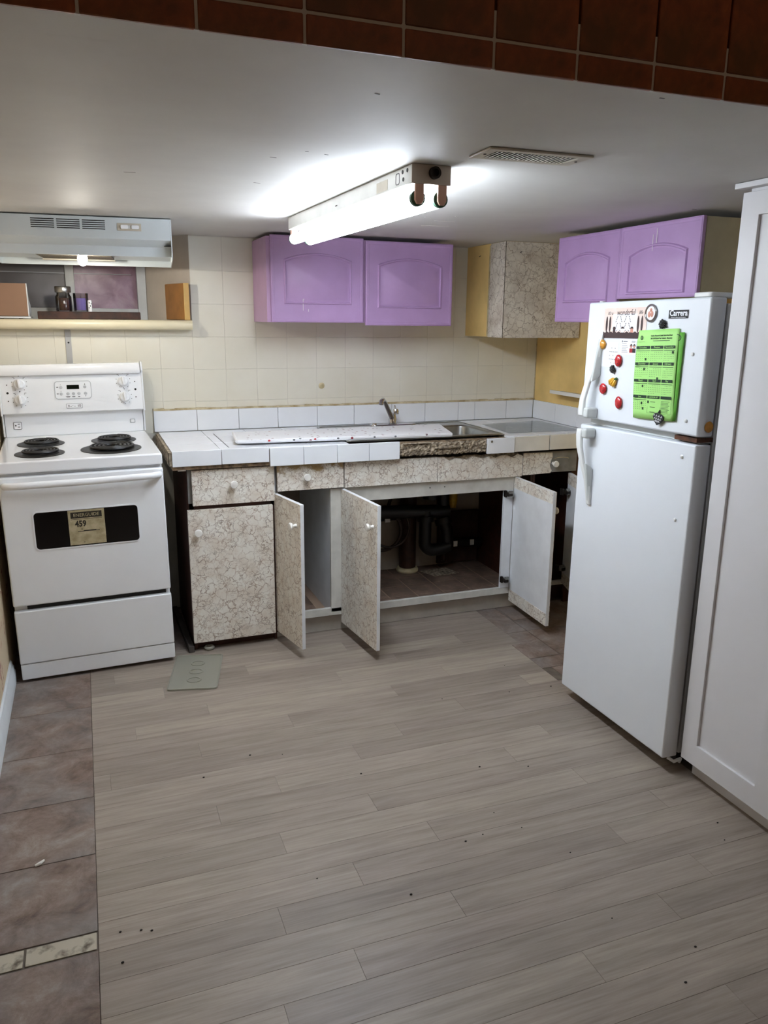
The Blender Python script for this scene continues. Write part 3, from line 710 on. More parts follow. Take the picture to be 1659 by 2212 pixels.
# corner unit
c4_ = thing('base_cabinet', 'corner base cabinet with half peeled drawer beside the fridge', 'cabinet', (2.15, 3.6, 0))
box('side_panel', 'side_wood', 2.074, 2.086, YF+.018, 3.895, .085, .70, c4_)
box('side_panel', 'side_wood', 2.375, 2.388, YF+.018, 3.895, .0, .828, c4_)
box('face_frame', 'side_wood', 2.290, 2.375, YF, YF+.018, .0, .828, c4_)
box('face_frame', 'rail_white', 1.958, 1.990, YF, YF+.018, .088, .70, c4_)
box('bottom_rail', 'rail_white', 1.958, 2.290, YF, YF+.018, .100, .122, c4_, .001)
box('bottom', 'inner_brown', 2.086, 2.375, YF+.018, 3.895, .080, .092, c4_)
box('back_panel', 'inner_wall', 2.074, 2.385, 3.896, 3.904, .08, .828, c4_)
box('toe_kick', 'inner_brown', 2.048, 2.385, 3.40, 3.412, 0, .085, c4_)
d = box('drawer', 'bare_grey', 1.992, 2.303, YF-.017, YF, .711, .818, c4_, .0015)
MB().prism([(1.9915, .706), (2.150, .709), (2.158, .722), (2.146, .745), (2.152, .775), (2.160, .790), (2.156, .812), (1.9915, .816)], 'y', YF-.0185, YF-.0172).build('peeled_paper', 'marble_paper', d)
MB().tube([(2.17, YF-.018, .781), (2.20, YF-.0185, .786), (2.235, YF-.0185, .784), (2.255, YF-.018, .779)], .0015, 6).build('glue_bead', 'caulk', d)
knob(d, FY(2.164, YF-.018, .757))
dD, MD = open_door(c4_, 2.270, YF-.001, .30, .110, .700, math.radians(74), 'right', .60, True)
for z in (.610, .205): hinge(c4_, T(2.235, YF-.030, z) @ RZ(.3))

# ------------------------------------------------------------------ worktop with its tiles
wt = thing('worktop', 'white tiled worktop with broken front edge tiles around the sink', 'worktop', (1.35, 3.6, .83))
SX0, SX1, SY0, SY1 = 1.100, 1.872, 3.352, 3.815
MB().box(.312, SX0, 3.301, 3.903, .830, .899).box(SX1, XR-.001, 3.301, 3.903, .830, .899).box(SX0, SX1, SY1, 3.903, .830, .899).box(SX0, SX1, 3.301, SY0, .842, .899).build('substrate', 'particle_board', wt)
# crumbling edge where tiles are missing
def crumb(u, v):
    return (1.324+.448*u, 3.299-.010*random.random()*(1 if 0 < v < 1 else .2), .838+.058*v+.003*random.uniform(-1, 1))
MB().grid(crumb, 60, 8).build('broken_edge', 'rough_mortar', wt, smooth=False)
MB().box(1.50, 1.63, 3.284, 3.300, .866, .876).box(1.34, 1.48, 3.287, 3.300, .893, .899).build('mortar_lump', 'rough_mortar', wt, .003)
def wtile(x0, x1, y0, y1, z0, z1, mat='tile_white', b=.0012): return MB().box(x0+.0009, x1-.0009, y0+.0009, y1-.0009, z0, z1).build('tile', mat, wt, b, 2)
xs = [.312, .515, .718, .905, 1.0830]
yt = [3.301, 3.497, 3.70, 3.903]
for a, b in zip(xs, xs[1:]):
    for c, e in zip(yt, yt[1:]): wtile(a, b, c, e, .899, .909)
for a, b in zip([1.890, 2.06, 2.23, XR-.001], [2.06, 2.23, XR-.001]):
    for c, e in zip(yt, yt[1:]): wtile(a, b, c, e, .899, .909)
for a, b in zip([1.083, 1.285, 1.49, 1.69, 1.89], [1.285, 1.49, 1.69, 1.89]): wtile(a, b, 3.832, 3.903, .899, .909)
def ftile(x0, x1, z0, z1, y0, mat='tile_white', rot=0):
    t = MB().box(x0+.001, x1-.001, y0, 3.300, z0, z1).build('tile', mat, wt, .0015, 2); return t
ftile(.311, .515, .846, .911, 3.290); ftile(.515, .719, .847, .912, 3.290, 'tile_white')
for a, b in zip((.720, .870, 1.024, 1.174), (.870, 1.024, 1.174, 1.323)): ftile(a, b, .828, .908, 3.284)
ftile(1.773, 1.921, .829, .902, 3.284); ftile(1.922, 2.118, .831, .904, 3.288, 'tile_side'); ftile(2.12, 2.315, .832, .905, 3.288, 'tile_side')
MB().lathe([(.006, 0), (.005, .002), (0, .002)], 10, FY(1.795, 3.284, .888)).build('screw', 'steel', wt)
MB().grid(lambda u, v: (.300-.004*random.random(), 3.30+.60*u, .852+.052*v), 40, 4).box(.3005, .3118, 3.296, 3.903, .850, .904).build('raw_edge', 'rough_mortar', wt, smooth=False)
box('support_block', 'knob_white', .335, .368, 3.318, 3.335, .822, .830, wt, .001)
MB().box(.5545, .5585, 3.35, 3.78, .9092, .9098).build('crack', 'ink_grey', wt)
# backsplash
bs_ = thing('backsplash', 'single row of white tiles behind the worktop', 'backsplash', (1.35, 3.91, .91))
bxs = [.295, .5, .704, .903, 1.109, 1.31, 1.521, 1.715, 1.915, 2.017, 2.215, XR-.012]
for a, b in zip(bxs, bxs[1:]):
    MB().box(a+.0010, b-.0010, 3.9035, 3.9155, .9105, 1.0115).build('tile', 'tile_white', bs_, .0015, 2)
for a, b in zip((3.310, 3.473, 3.674), (3.473, 3.674, 3.903)):
    MB().box(XR-.012, XR-.0005, a+.001, b-.001, .9105, 1.0115).build('tile', 'tile_white', bs_, .0015, 2)
cz = MB()
for i in range(42):
    x0 = .295+i*.05; cz.box(x0, x0+.0515, 3.902+.002*random.random(), 3.916, 1.0118, 1.019+.004*random.random())
cz.build('caulk_bead', 'caulk', bs_, .001)
MB().box(.30, 2.39, 3.9145, 3.9162, .912, 1.011).build('grout_bed', 'grout', bs_)

# ------------------------------------------------------------------ sink, faucet, board, glass sheet
sk = thing('sink', 'double bowl stainless steel sink half covered by a speckled board', 'sink', (1.486, 3.58, .91))
FX0, FX1, FYA, FYB = 1.084, 1.889, 3.334, 3.831
bowls = [(1.120, 1.465, 3.372, 3.705), (1.505, 1.852, 3.372, 3.705)]
MB().box(FX0, FX1, FYA, 3.372, .910, .9135).box(FX0, FX1, 3.705, FYB, .910, .9135).box(FX0, 1.120, 3.372, 3.705, .910, .9135).box(1.465, 1.505, 3.372, 3.705, .910, .9135).box(1.852, FX1, 3.372, 3.705, .910, .9135).build('flange', 'steel', sk)
MB().ring(rrect(FX0, FX1, FYA, FYB, .02), rrect(FX0+.008, FX1-.008, FYA+.008, FYB-.008, .016), 'z', .9101, .9165).build('rim', 'steel', sk, .0015)
for x0, x1, y0, y1 in bowls:
    A = rrect(x0, x1, y0, y1, .045, 6); m = MB(); n = len(A); cx, cy = (x0+x1)/2, (y0+y1)/2
    loops = [(1.0, .9137), (.985, .905), (.965, .80), (.93, .775), (.80, .768)]
    vv = [(cx+(p[0]-cx)*s_, cy+(p[1]-cy)*s_, z) for s_, z in loops for p in A]
    ff = [(q*n+i, q*n+(i+1) % n, (q+1)*n+(i+1) % n, (q+1)*n+i) for q in range(len(loops)-1) for i in range(n)]+[tuple((len(loops)-1)*n+i for i in range(n))]
    bo_ = m.add(vv, ff).build('bowl', 'steel', sk, solid=-.0012)
    # corner fillets between round bowl and square flange hole
    f = MB()
    for sx, sy in ((0, 0), (1, 0), (0, 1), (1, 1)):
        X, Y = (x1, x0)[1-sx], (y1, y0)[1-sy]; dx, dy = (-1 if sx else 1), (-1 if sy else 1)
        arc = [(X+dx*(.045-.045*math.cos(a)), Y+dy*(.045-.045*math.sin(a))) for a in [PI/2*i/6 for i in range(7)]]
        f.prism([(X, Y)]+arc, 'z', .9105, .9135)
    f.build('corner_fillet', 'steel', sk)
    MB().lathe([(.040, .769), (.038, .772), (.030, .770), (0, .768)], 20, T(cx, cy, 0)).build('drain', 'chrome', sk)
fa = thing('faucet', 'chrome single lever kitchen faucet with raised spout', 'faucet', (1.478, 3.775, .9135))
MB().prism(rrect(1.352, 1.604, 3.745, 3.805, .029, 8), 'z', .9138, .924).build('base_plate', 'chrome', fa, .004, 3)
MB().lathe([(.024, .924), (.023, .945), (.017, .965), (.015, .975), (0, .978)], 20, T(1.478, 3.778, 0)).build('body', 'chrome', fa)
P0, P1 = Vector((1.470, 3.770, .955)), Vector((1.400, 3.700, 1.052))
pts = [P0, P0.lerp(P1, .3), P0.lerp(P1, .6), P0.lerp(P1, .9), P1+Vector((-.012, -.014, .006)), P1+Vector((-.026, -.030, .000)), P1+Vector((-.030, -.035, -.014))]
MB().tube(pts, [.013, .013, .012, .0115, .0115, .0115, .012], 12).build('spout', 'chrome', fa)
MB().lathe([(.016, .972), (.017, .985), (.012, .998), (0, 1.0)], 16, T(1.500, 3.792, 0)).build('lever_cap', 'chrome', fa)
MB().tube([(1.500, 3.792, .992), (1.493, 3.790, 1.018)], [.0045, .0035], 8).build('lever', 'chrome', fa)
MB().lathe([(.013, .924), (.012, .930), (0, .931)], 14, T(1.375, 3.775, 0)).build('screw_cap', 'chrome', fa)
tr = thing('speckled_board', 'white speckled laminate board lying across the left sink bowl', 'board', (1.15, 3.5, .9165))
MB().prism([(.600, 3.385), (1.600, 3.315), (1.680, 3.640), (.630, 3.640)], 'z', .9172, .9205).build('underside', 'cabinet_white', tr)
MB().prism([(.598, 3.383), (1.600, 3.313), (1.682, 3.640), (.628, 3.642)], 'z', .9206, .9330).build('panel', 'speckle', tr, .002)
MB().tube([(.598, 3.386, .927), (.628, 3.640, .927)], .0075, 8).build('edge_bead', 'speckle', tr)
for t_ in (.14, .25, .345, .45, .62, .72):
    p = Vector((.598, 3.383, .9268)).lerp(Vector((1.600, 3.313, .9268)), t_)
    MB().ball((p.x, p.y+.0005, p.z), .006, .0022, .0045, 10, 6).build('red_dot', 'print_red' if t_ in (.14, .345) else 'ink_grey', tr)
tag(rebase(MB().prism([(1.965, 3.71), (2.345, 3.775), (2.340, 3.365), (1.935, 3.37)], 'z', .9094, .9130).build('glass_sheet', 'sheet_glass', None, .0008, 1), (2.14, 3.56, .9094)), 'clear glass sheet lying on the worktop right of the sink', 'glass sheet')

# ------------------------------------------------------------------ plumbing under the sink
dp = thing('drain_pipe', 'black plastic drain pipe with trap under the sink', 'pipe', (1.66, 3.70, .0925))
def arc(c, r, a0, a1, n, pl='xz'):
    o = []
    for i in range(n+1):
        a = a0+(a1-a0)*i/n; o.append((c[0]+r*math.cos(a), c[1], c[2]+r*math.sin(a)))
    return o
MB().tube([(1.68, 3.53, .764), (1.68, 3.60, .70), (1.70, 3.72, .58), (1.70, 3.74, .52)], .026, 12).build('tail_pipe', 'pipe_black', dp)
MB().tube([(1.20, 3.735, .478), (1.40, 3.735, .466), (1.72, 3.735, .447), (1.79, 3.735, .445)], .036, 14).build('cross_pipe', 'pipe_black', dp)
MB().tube([(1.655, 3.73, .46)]+[(1.655, 3.73, .30)]+arc((1.705, 3.73, .285), .052, PI, 1.5*PI, 6)+[(1.74, 3.73, .234), (1.80, 3.73, .245)], .034, 14).build('trap', 'pipe_black', dp)
MB().tube([(1.795, 3.74, .25), (1.79, 3.75, .34), (1.765, 3.75, .40), (1.765, 3.75, .60)], .034, 14).build('riser', 'pipe_black', dp)
for p, q in (((1.655, 3.73, .40), (1.655, 3.73, .43)), ((1.77, 3.74, .37), (1.765, 3.75, .40)), ((1.69, 3.74, .52), (1.69, 3.74, .56))): MB().tube([p, q], .046, 14).build('coupling', 'pipe_black', dp)
tag(rebase(MB().tube([(1.830, 3.76, .66), (1.830, 3.76, .50), (1.828, 3.76, .455)], [.024, .024, .019], 14).build('gas_pipe', 'pipe_yellow'), (1.83, 3.76, .455)), 'short yellow pipe stub hanging beside the black drain', 'pipe')
ho = thing('supply_hose', 'looped brown supply hose at the left under the sink', 'hose', (1.46, 3.82, .25))
MB().tube([(1.45, 3.80, .60), (1.50, 3.80, .58)]+arc((1.44, 3.80, .34), .105, .45*PI, -1.1*PI, 26), .0105, 8).build('hose', 'hose_brown', ho)
MB().tube(arc((1.475, 3.775, .36), .105, .6*PI, -.8*PI, 26), .007, 8).build('hose', 'hose_brown', ho)
MB().tube([(1.36, 3.83, .395), (1.54, 3.83, .398)], .008, 8).build('pipe', 'pipe_black', ho); box('clip', 'knob_white', 1.455, 1.485, 3.812, 3.8215, .385, .408, ho, .002)
ps_ = thing('waste_stack', 'brown pipe standing on the floor of the sink cabinet', 'pipe', (1.60, 3.84, .0925))
MB().tube([(1.60, 3.84, .095), (1.60, 3.84, .70)], .046, 16).build('pipe', 'pipe_brown', ps_)
MB().lathe([(.060, 0), (.062, .008), (.055, .022), (.048, .024)], 18, T(1.60, 3.84, .0926)).build('collar', 'rail_label', ps_)
hp_ = thing('horizontal_pipe', 'dark horizontal pipe with two pale tags behind the trap', 'pipe', (1.95, 3.84, .22))
MB().tube([(1.80, 3.845, .235), (2.055, 3.845, .215)], .028, 12).build('pipe', 'pipe_black', hp_)
for x0 in (1.868, 1.972): MB().box(x0, x0+.024, 3.812, 3.8165, .212, .244).build('tag', 'scrap_white', hp_)
MB().tube([(1.818, 3.82, .245), (1.81, 3.82, .18), (1.80, 3.80, .14)], .014, 10).build('stub', 'pipe_brown', hp_)
tag(rebase(box('backing_board', 'inner_brown', 1.80, 2.05, 3.875, 3.894, .10, .40, None, .002), (1.86, 3.885, .2)), 'reddish brown board behind the pipes', 'board')
tag(rebase(MB().prism([(1.66, 3.80), (1.82, 3.81), (1.85, 3.70), (1.70, 3.69)], 'z', .0930, .0960).build('cardboard_scrap', 'rough_mortar'), (1.75, 3.75, .093)), 'flat crumpled scrap on the sink cabinet floor', 'scrap')

# ------------------------------------------------------------------ wall cabinets
def arch(x0, x1, z0, zs, rise, ins, n=14):
    x0 += ins; x1 -= ins; z0 += ins; pts = [(x0, z0), (x1, z0)]
    for i in range(n+1):
        t = i/n; x = x1+(x0-x1)*t; u = 2*t-1
        sh = .16
        e = 0 if abs(u) > 1-sh*.0 else 0
        z = zs-ins+rise*(1-u*u) if True else zs
        pts.append((x, z))
    return pts
def panel_door(par, M, w_, z0, z1, zlow=None, lbl=None):
    """raised arch-panel door: local x 0..w_, outer face -Y, thickness .018"""
    d = MB().box(0, w_, -.016, 0, z0, z1).build('door', 'lilac', par, .003, 3, M=M)
    zl = z0+.080 if zlow is None else zlow
    a, b = .058, w_-.058
    zs = z1-.102; rs = .030
    A = arch(a, b, zl, zs, rs, 0); B_ = arch(a, b, zl, zs, rs, .010); C_ = arch(a, b, zl, zs, rs, .030)
    m = MB(); n = len(A); vv = []
    for L, y in ((A, -.0150), (arch(a, b, zl, zs, rs, .004), -.0225), (arch(a, b, zl, zs, rs, .008), -.0225), (arch(a, b, zl, zs, rs, .012), -.0158), (arch(a, b, zl, zs, rs, .016), -.0158), (C_, -.0245)): vv += [(p[0], y, p[1]) for p in L]
    ff = [(q*n+i, q*n+(i+1) % n, (q+1)*n+(i+1) % n, (q+1)*n+i) for q in range(5) for i in range(n)]+[tuple(5*n+i for i in range(n))]
    m.add(vv, ff).build('raised_panel', 'lilac', d, M=M)
    MB().ring([(.004, z0+.004), (w_-.004, z0+.004), (w_-.004, z1-.004), (.004, z1-.004)], [(.016, z0+.016), (w_-.016, z0+.016), (w_-.016, z1-.016), (.016, z1-.016)], 'y', -.0175, -.015).build('edge_step', 'lilac', d, .001, 1, M=M)
    return d
u1 = thing('wall_cabinet', 'purple wall cabinet with two arched panel doors above the worktop', 'cabinet', (1.25, 3.75, 1.43))
box('carcass', 'lilac_side', .797, 1.708, 3.618, 3.916, 1.432, 1.806, u1, .002)
panel_door(u1, T(.814, 3.616, 0), .440, 1.4325, 1.811)
panel_door(u1, T(1.263, 3.608, 0), .446, 1.4205, 1.802)
dm = MB()
for x, z, l in ((.96, 1.485, .05), (.963, 1.53, .03), (.985, 1.480, .012)): dm.box(x-.0008, x+.0008, 3.5942, 3.5949, z, z+l)
dm.build('paint_scratch', 'scrap_white', u1)
# corner box: yellow side, marble paper round the corner
u2 = thing('corner_box', 'marble papered box with yellow side in the upper corner of the room', 'cabinet', (2.17, 3.7, 1.366))
box('carcass', 'yellow_paint', 1.948, 2.392, 3.505, 3.916, 1.368, ZC-.001, u2)
MB().box(1.9455, 2.392, 3.503, 3.5048, 1.366, ZC-.002).build('front_paper', 'marble_paper_grey', u2)
MB().box(1.9455, 1.9478, 3.503, 3.655, 1.366, ZC-.002).build('side_paper', 'marble_paper_grey', u2)
MB().box(1.945, 1.9478, 3.660, 3.668, 1.37, ZC-.01).build('paint_edge', 'caulk', u2)
for x, y, z, n_ in ((2.03, 3.5025, 1.77, 'y'), (1.9452, 3.77, 1.765, 'x')): MB().tube([(x-.006, y-.001, z), (x+.004, y-.001, z+.006)], .0016, 6).build('nail', 'black_matte', u2)
# right pair over the fridge; far one full height, near one shorter above the fridge top
UM = frame((1.985, 3.105, 0), (0, -1, 0), (1, 0, 0), (0, 0, 1))      # local x -> -Y (towards camera), local y -> +X
u3 = thing('wall_cabinet', 'purple wall cabinet beside the marble papered corner box', 'cabinet', (2.2, 2.89, 1.45))
box('carcass', 'beige_side', 2.004, 2.398, 2.674, 3.103, 1.450, 1.800, u3, .002)
panel_door(u3, UM @ T(0, .017, 0), .434, 1.446, 1.801)
u4 = thing('wall_cabinet', 'short purple wall cabinet directly above the fridge', 'cabinet', (2.2, 2.45, 1.54))
box('carcass', 'beige_side', 2.004, 2.398, 2.234, 2.672, 1.540, 1.800, u4, .002)
panel_door(u4, UM @ T(.435, .017, 0), .438, 1.536, 1.802, 1.55)
dm = MB()
for y, z, l in ((2.455, 1.73, .05), (2.475, 1.68, .08), (2.44, 1.60, .06)): dm.box(1.9804, 1.9812, y-.001, y+.001, z, z+l)
dm.build('paint_scratch', 'scrap_white', u4)
# little white wall shelf
sh = thing('wall_shelf', 'small white shelf on the yellow wall behind the fridge handle', 'shelf', (2.36, 3.4, 1.065))
box('board', 'beige_side', 2.325, 2.399, 3.13, 3.630, 1.078, 1.084, sh)
box('edge_strip', 'knob_white', 2.320, 2.3248, 3.13, 3.632, 1.074, 1.093, sh, .001)
tag(rebase(MB().lathe([(.016, 0), (.015, .004), (.008, .006), (.006, .011), (0, .012)], 16, FY(1.137, YB-.0016, 1.115)).build('suction_hook', 'rail_label'), (1.137, YB-.0016, 1.115)), 'round cream rubber hook stuck on the wall above the backsplash', 'hook')

# ------------------------------------------------------------------ fluorescent fixture
LM = T(.839, 1.902, ZC) @ RZ(.0175)
lf = thing('ceiling_light', 'bare twin tube fluorescent ceiling fixture, switched on', 'ceiling light', LM)
LL = 1.172
MB().box(-.052, .052, .001, LL, -.046, -.0005).build('channel', 'fixture_white', lf, .003, M=LM)
e1 = MB().box(-.053, .053, -.0015, .001, -.046, -.0005).build('end_plate', 'fixture_end', lf, .001, M=LM)
MB().lathe([(.0145, 0), (.0145, .012), (.009, .012), (.009, .002), (0, .002)], 18, LM @ T(.006, -.0015, -.020) @ RX(PI/2)).build('knockout', 'dark_metal', e1)
for i, tx in enumerate((-.031, .031)):
    t = MB().tube([LM @ Vector((tx, .022, -.078)), LM @ Vector((tx, LL-.010, -.078))], .019, 20).build('tube', 'tube_light', lf)
    for yy in (.009, LL-.010):
        MB().tube([LM @ Vector((tx, yy, -.078)), LM @ Vector((tx, yy+.012, -.078))], .0196, 20).build('tube_cap', 'green_cap', t)
        MB().prism([(tx-.012, -.046), (tx-.012, -.084), (tx-.006, -.093), (tx+.006, -.093), (tx+.012, -.084), (tx+.012, -.046)], 'y', yy-.010, yy-.001 if yy < .1 else yy+.016).build('lamp_holder', 'socket_beige', lf, .002, M=LM)
for y in (.030, .055, .060): MB().lathe([(.005, 0), (.005, .001), (0, .001)], 12, LM @ T(-.052, y, -.012 if y != .055 else -.030) @ RY(-PI/2)).build('hole', 'black_matte', lf)
MB().ring(rrect(.080, .105, -.038, -.010, .006), rrect(.082, .103, -.036, -.012, .005), 'x', -.0528, -.052).build('knockout_ring', 'ink_grey', lf, M=LM)
MB().box(-.0528, -.0522, .16, .24, -.040, -.014).build('spec_label', 'vent_cream', lf, M=LM)
MB().box(-.0528, -.0522, .58, .60, -.030, -.027).build('slot', 'black_matte', lf, M=LM)
# ceiling register
VM = T(1.004, 1.708, ZC) @ RZ(-.02)
vt = thing('ceiling_vent', 'beige slotted air register in the ceiling near the light', 'vent', VM)
MB().ring([(-.133, -.055), (.133, -.055), (.133, .055), (-.133, .055)], [(-.105, -.034), (.105, -.034), (.105, .034), (-.105, .034)], 'z', -.006, -.0005).build('frame', 'vent_cream', vt, .002, M=VM)
box('duct_shade', 'vent_dark', -.104, .104, -.033, .033, -.0022, -.0006, vt, M=VM)  # thin dark sheet, paints the darkness between the louvers
for i in range(20):
    MB().box(-.0030, .0030, -.033, .033, -.0005, .0005).build('louver', 'vent_cream', vt, M=VM @ T(-.099+i*.0104, 0, -.0046) @ RY(-.55))
for x in (-.119, .119): MB().ball((x, 0, -.006), .004, .004, .0015, 10, 6).build('screw', 'dark_metal', vt, M=VM)

# ------------------------------------------------------------------ fridge
FM = T(1.6819, 1.8286, 0) @ Euler((-.0148, .0153, -.0056)).to_matrix().to_4x4()
fr = thing('refrigerator', 'white top freezer refrigerator covered in magnets and papers', 'refrigerator', FM)
FWd = .5997
def fb(name, mat, *a, par=None, bevel=.003, seg=2): return box(name, mat, *a, par or fr, bevel, FM, seg)
fb('cabinet_body', 'fridge_side', .075, .66, .012, FWd-.008, .055, 1.508)
fb('gasket', 'black_matte', .060, .0752, .022, FWd-.02, .10, 1.50, bevel=0)
fz = fb('freezer_door', 'fridge_white', 0, .0595, 0, FWd, 1.117, 1.5234, bevel=.006, seg=3)
fd = fb('fridge_door', 'fridge_white', 0, .0595, 0, FWd, .0548, 1.0927, bevel=.006, seg=3)
fb('door_gap', 'grey_plastic_and_shade', .030, .075, .02, FWd-.02, 1.094, 1.116, bevel=0)
fb('hinge_bracket', 'rust', .012, .074, .012, .11, 1.098, 1.112, bevel=.001)
MB().prism(rrect(.005, .11, .010, .085, .012), 'z', 1.5240, 1.538).build('hinge_cover', 'handle_white', fr, .003, M=FM)
MB().lathe([(.010, 1.5236), (.010, 1.528), (0, 1.528)], 10, FM @ T(.02, FWd-.05, 0)).build('hinge_cap', 'handle_white', fr)
fb('kick_grille', 'black_matte', .085, .10, .03, FWd-.03, .012, .055, bevel=0)
for yy in (.06, FWd-.06):
    for xx in (.12, .60): MB().lathe([(.02, -.004+yy*.0145+xx*.015), (.02, .056)], 14, FM @ T(xx, yy, 0)).build('foot', 'black_matte', fr)
MB().tube([FM @ Vector(p) for p in ((.03, .01, .050), (.045, -.004, .040), (.07, -.006, .046), (.075, .004, .030))], .006, 8).build('bottom_hinge', 'handle_white', fr)
FF = FM @ frame((0, 0, 0), (0, -1, 0), (0, 0, 1), (-1, 0, 0))
# handles: bowed grips, shade of the inner side painted as grey feet and webs
def handle(par, sec, zlo, zhi):
    m = MB(); n = len(sec); rows = []
    for z, y, x, wy, tx in sec:
        rows.append([(x, y-wy, z), (x, y+wy, z), (x+tx, y+wy, z), (x+tx, y-wy, z)])
    vv = [p for r in rows for p in r]; ff = []
    for i in range(n-1):
        for j in range(4): ff.append((i*4+j, i*4+(j+1) % 4, i*4+4+(j+1) % 4, i*4+4+j))
    ff += [(3, 2, 1, 0), tuple((n-1)*4+j for j in range(4))]
    return m.add(vv, ff).build('handle', 'handle_white', par, .004, 3, M=FM)
top_sec = [(1.412, .505, -.010, .010, .010), (1.385, .508, -.014, .011, .014), (1.32, .513, -.020, .012, .012), (1.25, .528, -.036, .013, .012), (1.19, .538, -.046, .014, .012), (1.15, .540, -.048, .015, .014), (1.128, .540, -.046, .015, .046)]
handle(fz, top_sec, 0, 0)
MB().box(-.046, 0, .498, .526, 1.122, 1.160).build('handle_foot', 'grey_plastic_and_shade', fz, .008, 3, M=FM)
MB().prism([(0, 1.41), (-.012, 1.40), (-.034, 1.25), (-.010, 1.262), (0, 1.275)], 'y', .500, .512).build('handle_web', 'grey_plastic_and_shade', fz, .003, M=FM)
low_sec = [(1.082, .540, -.046, .015, .046), (1.06, .540, -.048, .015, .014), (1.02, .538, -.046, .014, .012), (.96, .528, -.036, .013, .012), (.90, .514, -.022, .012, .012), (.84, .508, -.014, .011, .014), (.806, .505, -.010, .010, .010)]
handle(fd, low_sec, 0, 0)
MB().box(-.046, 0, .498, .526, 1.050, 1.086).build('handle_foot', 'grey_plastic_and_shade', fd, .008, 3, M=FM)
MB().prism([(0, .81), (-.012, .82), (-.034, .96), (-.010, .948), (0, .935)], 'y', .500, .512).build('handle_web', 'grey_plastic_and_shade', fd, .003, M=FM)
for par, yy, zz in ((fz, .053, 1.359), (fz, .052, 1.161), (fd, .054, 1.051), (fd, .055, .852)):
    MB().lathe([(.006, 0), (.0055, .003), (.003, .005), (0, .005)], 14, FF @ T(-yy, zz, 0)).build('screw_cap', 'handle_white', par)

# papers and magnets on the freezer door: u = -y, v = z, w = outwards
def onfridge(name, label, cat, y, z, rot=0, group=None, w_=.0004):
    M = FF @ T(-y, z, w_) @ RZ(rot); return thing(name, label, cat, M, group), M
po, PMx = onfridge('picture_print', 'pink folk art print with cypress trees and the word wonderful', 'print', .3895, 1.452)
MB().box(-.1135, .1135, -.050, .050, 0, .0008).build('sheet', 'poster_pink', po, M=PMx)
MB().box(-.065, .065, -.026, .030, .0008, .0009).build('pale_field', 'paper_white', po, M=PMx)
ground = [(-.1135, -.050), (.1135, -.050), (.1135, -.030)]+[(.1135-i*.0108, -.030+(.003 if i % 2 else -.002)) for i in range(1, 21)]+[(-.1135, -.028)]
MB().prism(ground, 'z', .0009, .0012).build('ground_print', 'ink_brown', po, M=PMx)
for tx in (-.096, -.078, .072, .091):
    MB().prism([(tx+.0055*math.sin(a)*(1 if a < PI else 1), -.004+.027*math.cos(a)-(.0 if math.cos(a) > 0 else 0)) for a in [2*PI*i/16 for i in range(16)]], 'z', .0009, .0013).build('cypress', 'ink_brown', po, M=PMx)
for tx, s_ in ((-.030, 1), (.016, -1)):
    m = MB()
    for i in range(7):
        for sd in (-1, 1):
            cx = tx+sd*(.004+.0035*(i % 3)); cz_ = .024-i*.0075
            m.prism([(cx, cz_), (cx+sd*.006, cz_-.003), (cx+sd*.007, cz_-.007), (cx+sd*.003, cz_-.004)], 'z', .0009, .0012)
    m.build('willow', 'ink_brown', po, M=PMx)
for hx, mt in ((-.052, 'ink_brown'), (-.007, 'paper_white'), (.042, 'skin_blush')):
    h = MB().box(hx-.007, hx+.007, -.031, -.018, .0012, .0014).build('house', mt, po, M=PMx)
    MB().prism([(hx-.009, -.018), (hx+.009, -.018), (hx+.005, -.012), (hx-.005, -.012)], 'z', .0012, .0015).build('roof', 'ink_brown', h, M=PMx)
text('title', "wonderful", .027, 'ink_brown', po, PMx @ T(.004, .034, .0011), shear=.28, sx=.86)
text('title', "It's a", .015, 'ink_brown', po, PMx @ T(-.079, .033, .0011), shear=.28)
text('title', "life", .017, 'ink_brown', po, PMx @ T(.082, .033, .0011), shear=.28)
ov, OM = onfridge('oval_magnet', 'shiny oval chrome framed magnet at the corner of the pink print', 'magnet', .2555, 1.482, w_=.0016)
MB().ring([(.0285*math.cos(a), .0285*math.sin(a)) for a in [2*PI*i/32 for i in range(32)]], [(.0215*math.cos(a), .0215*math.sin(a)) for a in [2*PI*i/32 for i in range(32)]], 'z', 0, .005).build('rim', 'chrome', ov, .002, 2, M=OM)
MB().lathe([(.022, 0), (.021, .003), (0, .004)], 24, OM).build('dome', 'paper_white', ov)
MB().ball((-.006, -.004, .0035), .007, .010, .0016).ball((.007, -.003, .0035), .007, .010, .0016).ball((.001, .009, .0035), .006, .006, .0016).build('figure_print', 'skin_blush', ov, M=OM)
cs, CSM = onfridge('name_sticker', 'black Carrera sticker at the top right of the freezer door', 'sticker', .131, 1.4765)
MB().box(-.0435, .0435, -.0125, .0125, 0, .0006).build('plate', 'ink', cs, M=CSM)
text('name', 'Carrera', .0245, 'paper_white', cs, CSM @ T(0, .0030, .0008), bold=.0006, sx=1.0)
text('motto', 'ultimate culinary performance', .0052, 'paper_white', cs, CSM @ T(0, -.0092, .0008), sx=1.02)
def berry(label, y, z, s_, rot):
    b, M = onfridge('blackberry_magnet', label, 'magnet', y, z, rot, 'blackberry magnets', .0012)
    m = MB(); 
    for i in range(30):
        a = i*2.399; r = .0135*math.sqrt(i/30); m.ball((r*math.cos(a)*1.15*s_, r*math.sin(a)*s_, .003+.004*(1-(r/.0145)**2)), .0033*s_, .0033*s_, .0033*s_, 8, 6)
    m.build('drupelets', 'fruit_black', b, M=M); MB().tube([M @ Vector((.014*s_, -.002, .003)), M @ Vector((.022*s_, -.005, .003))], .0022, 6).build('stem', 'fruit_black', b)
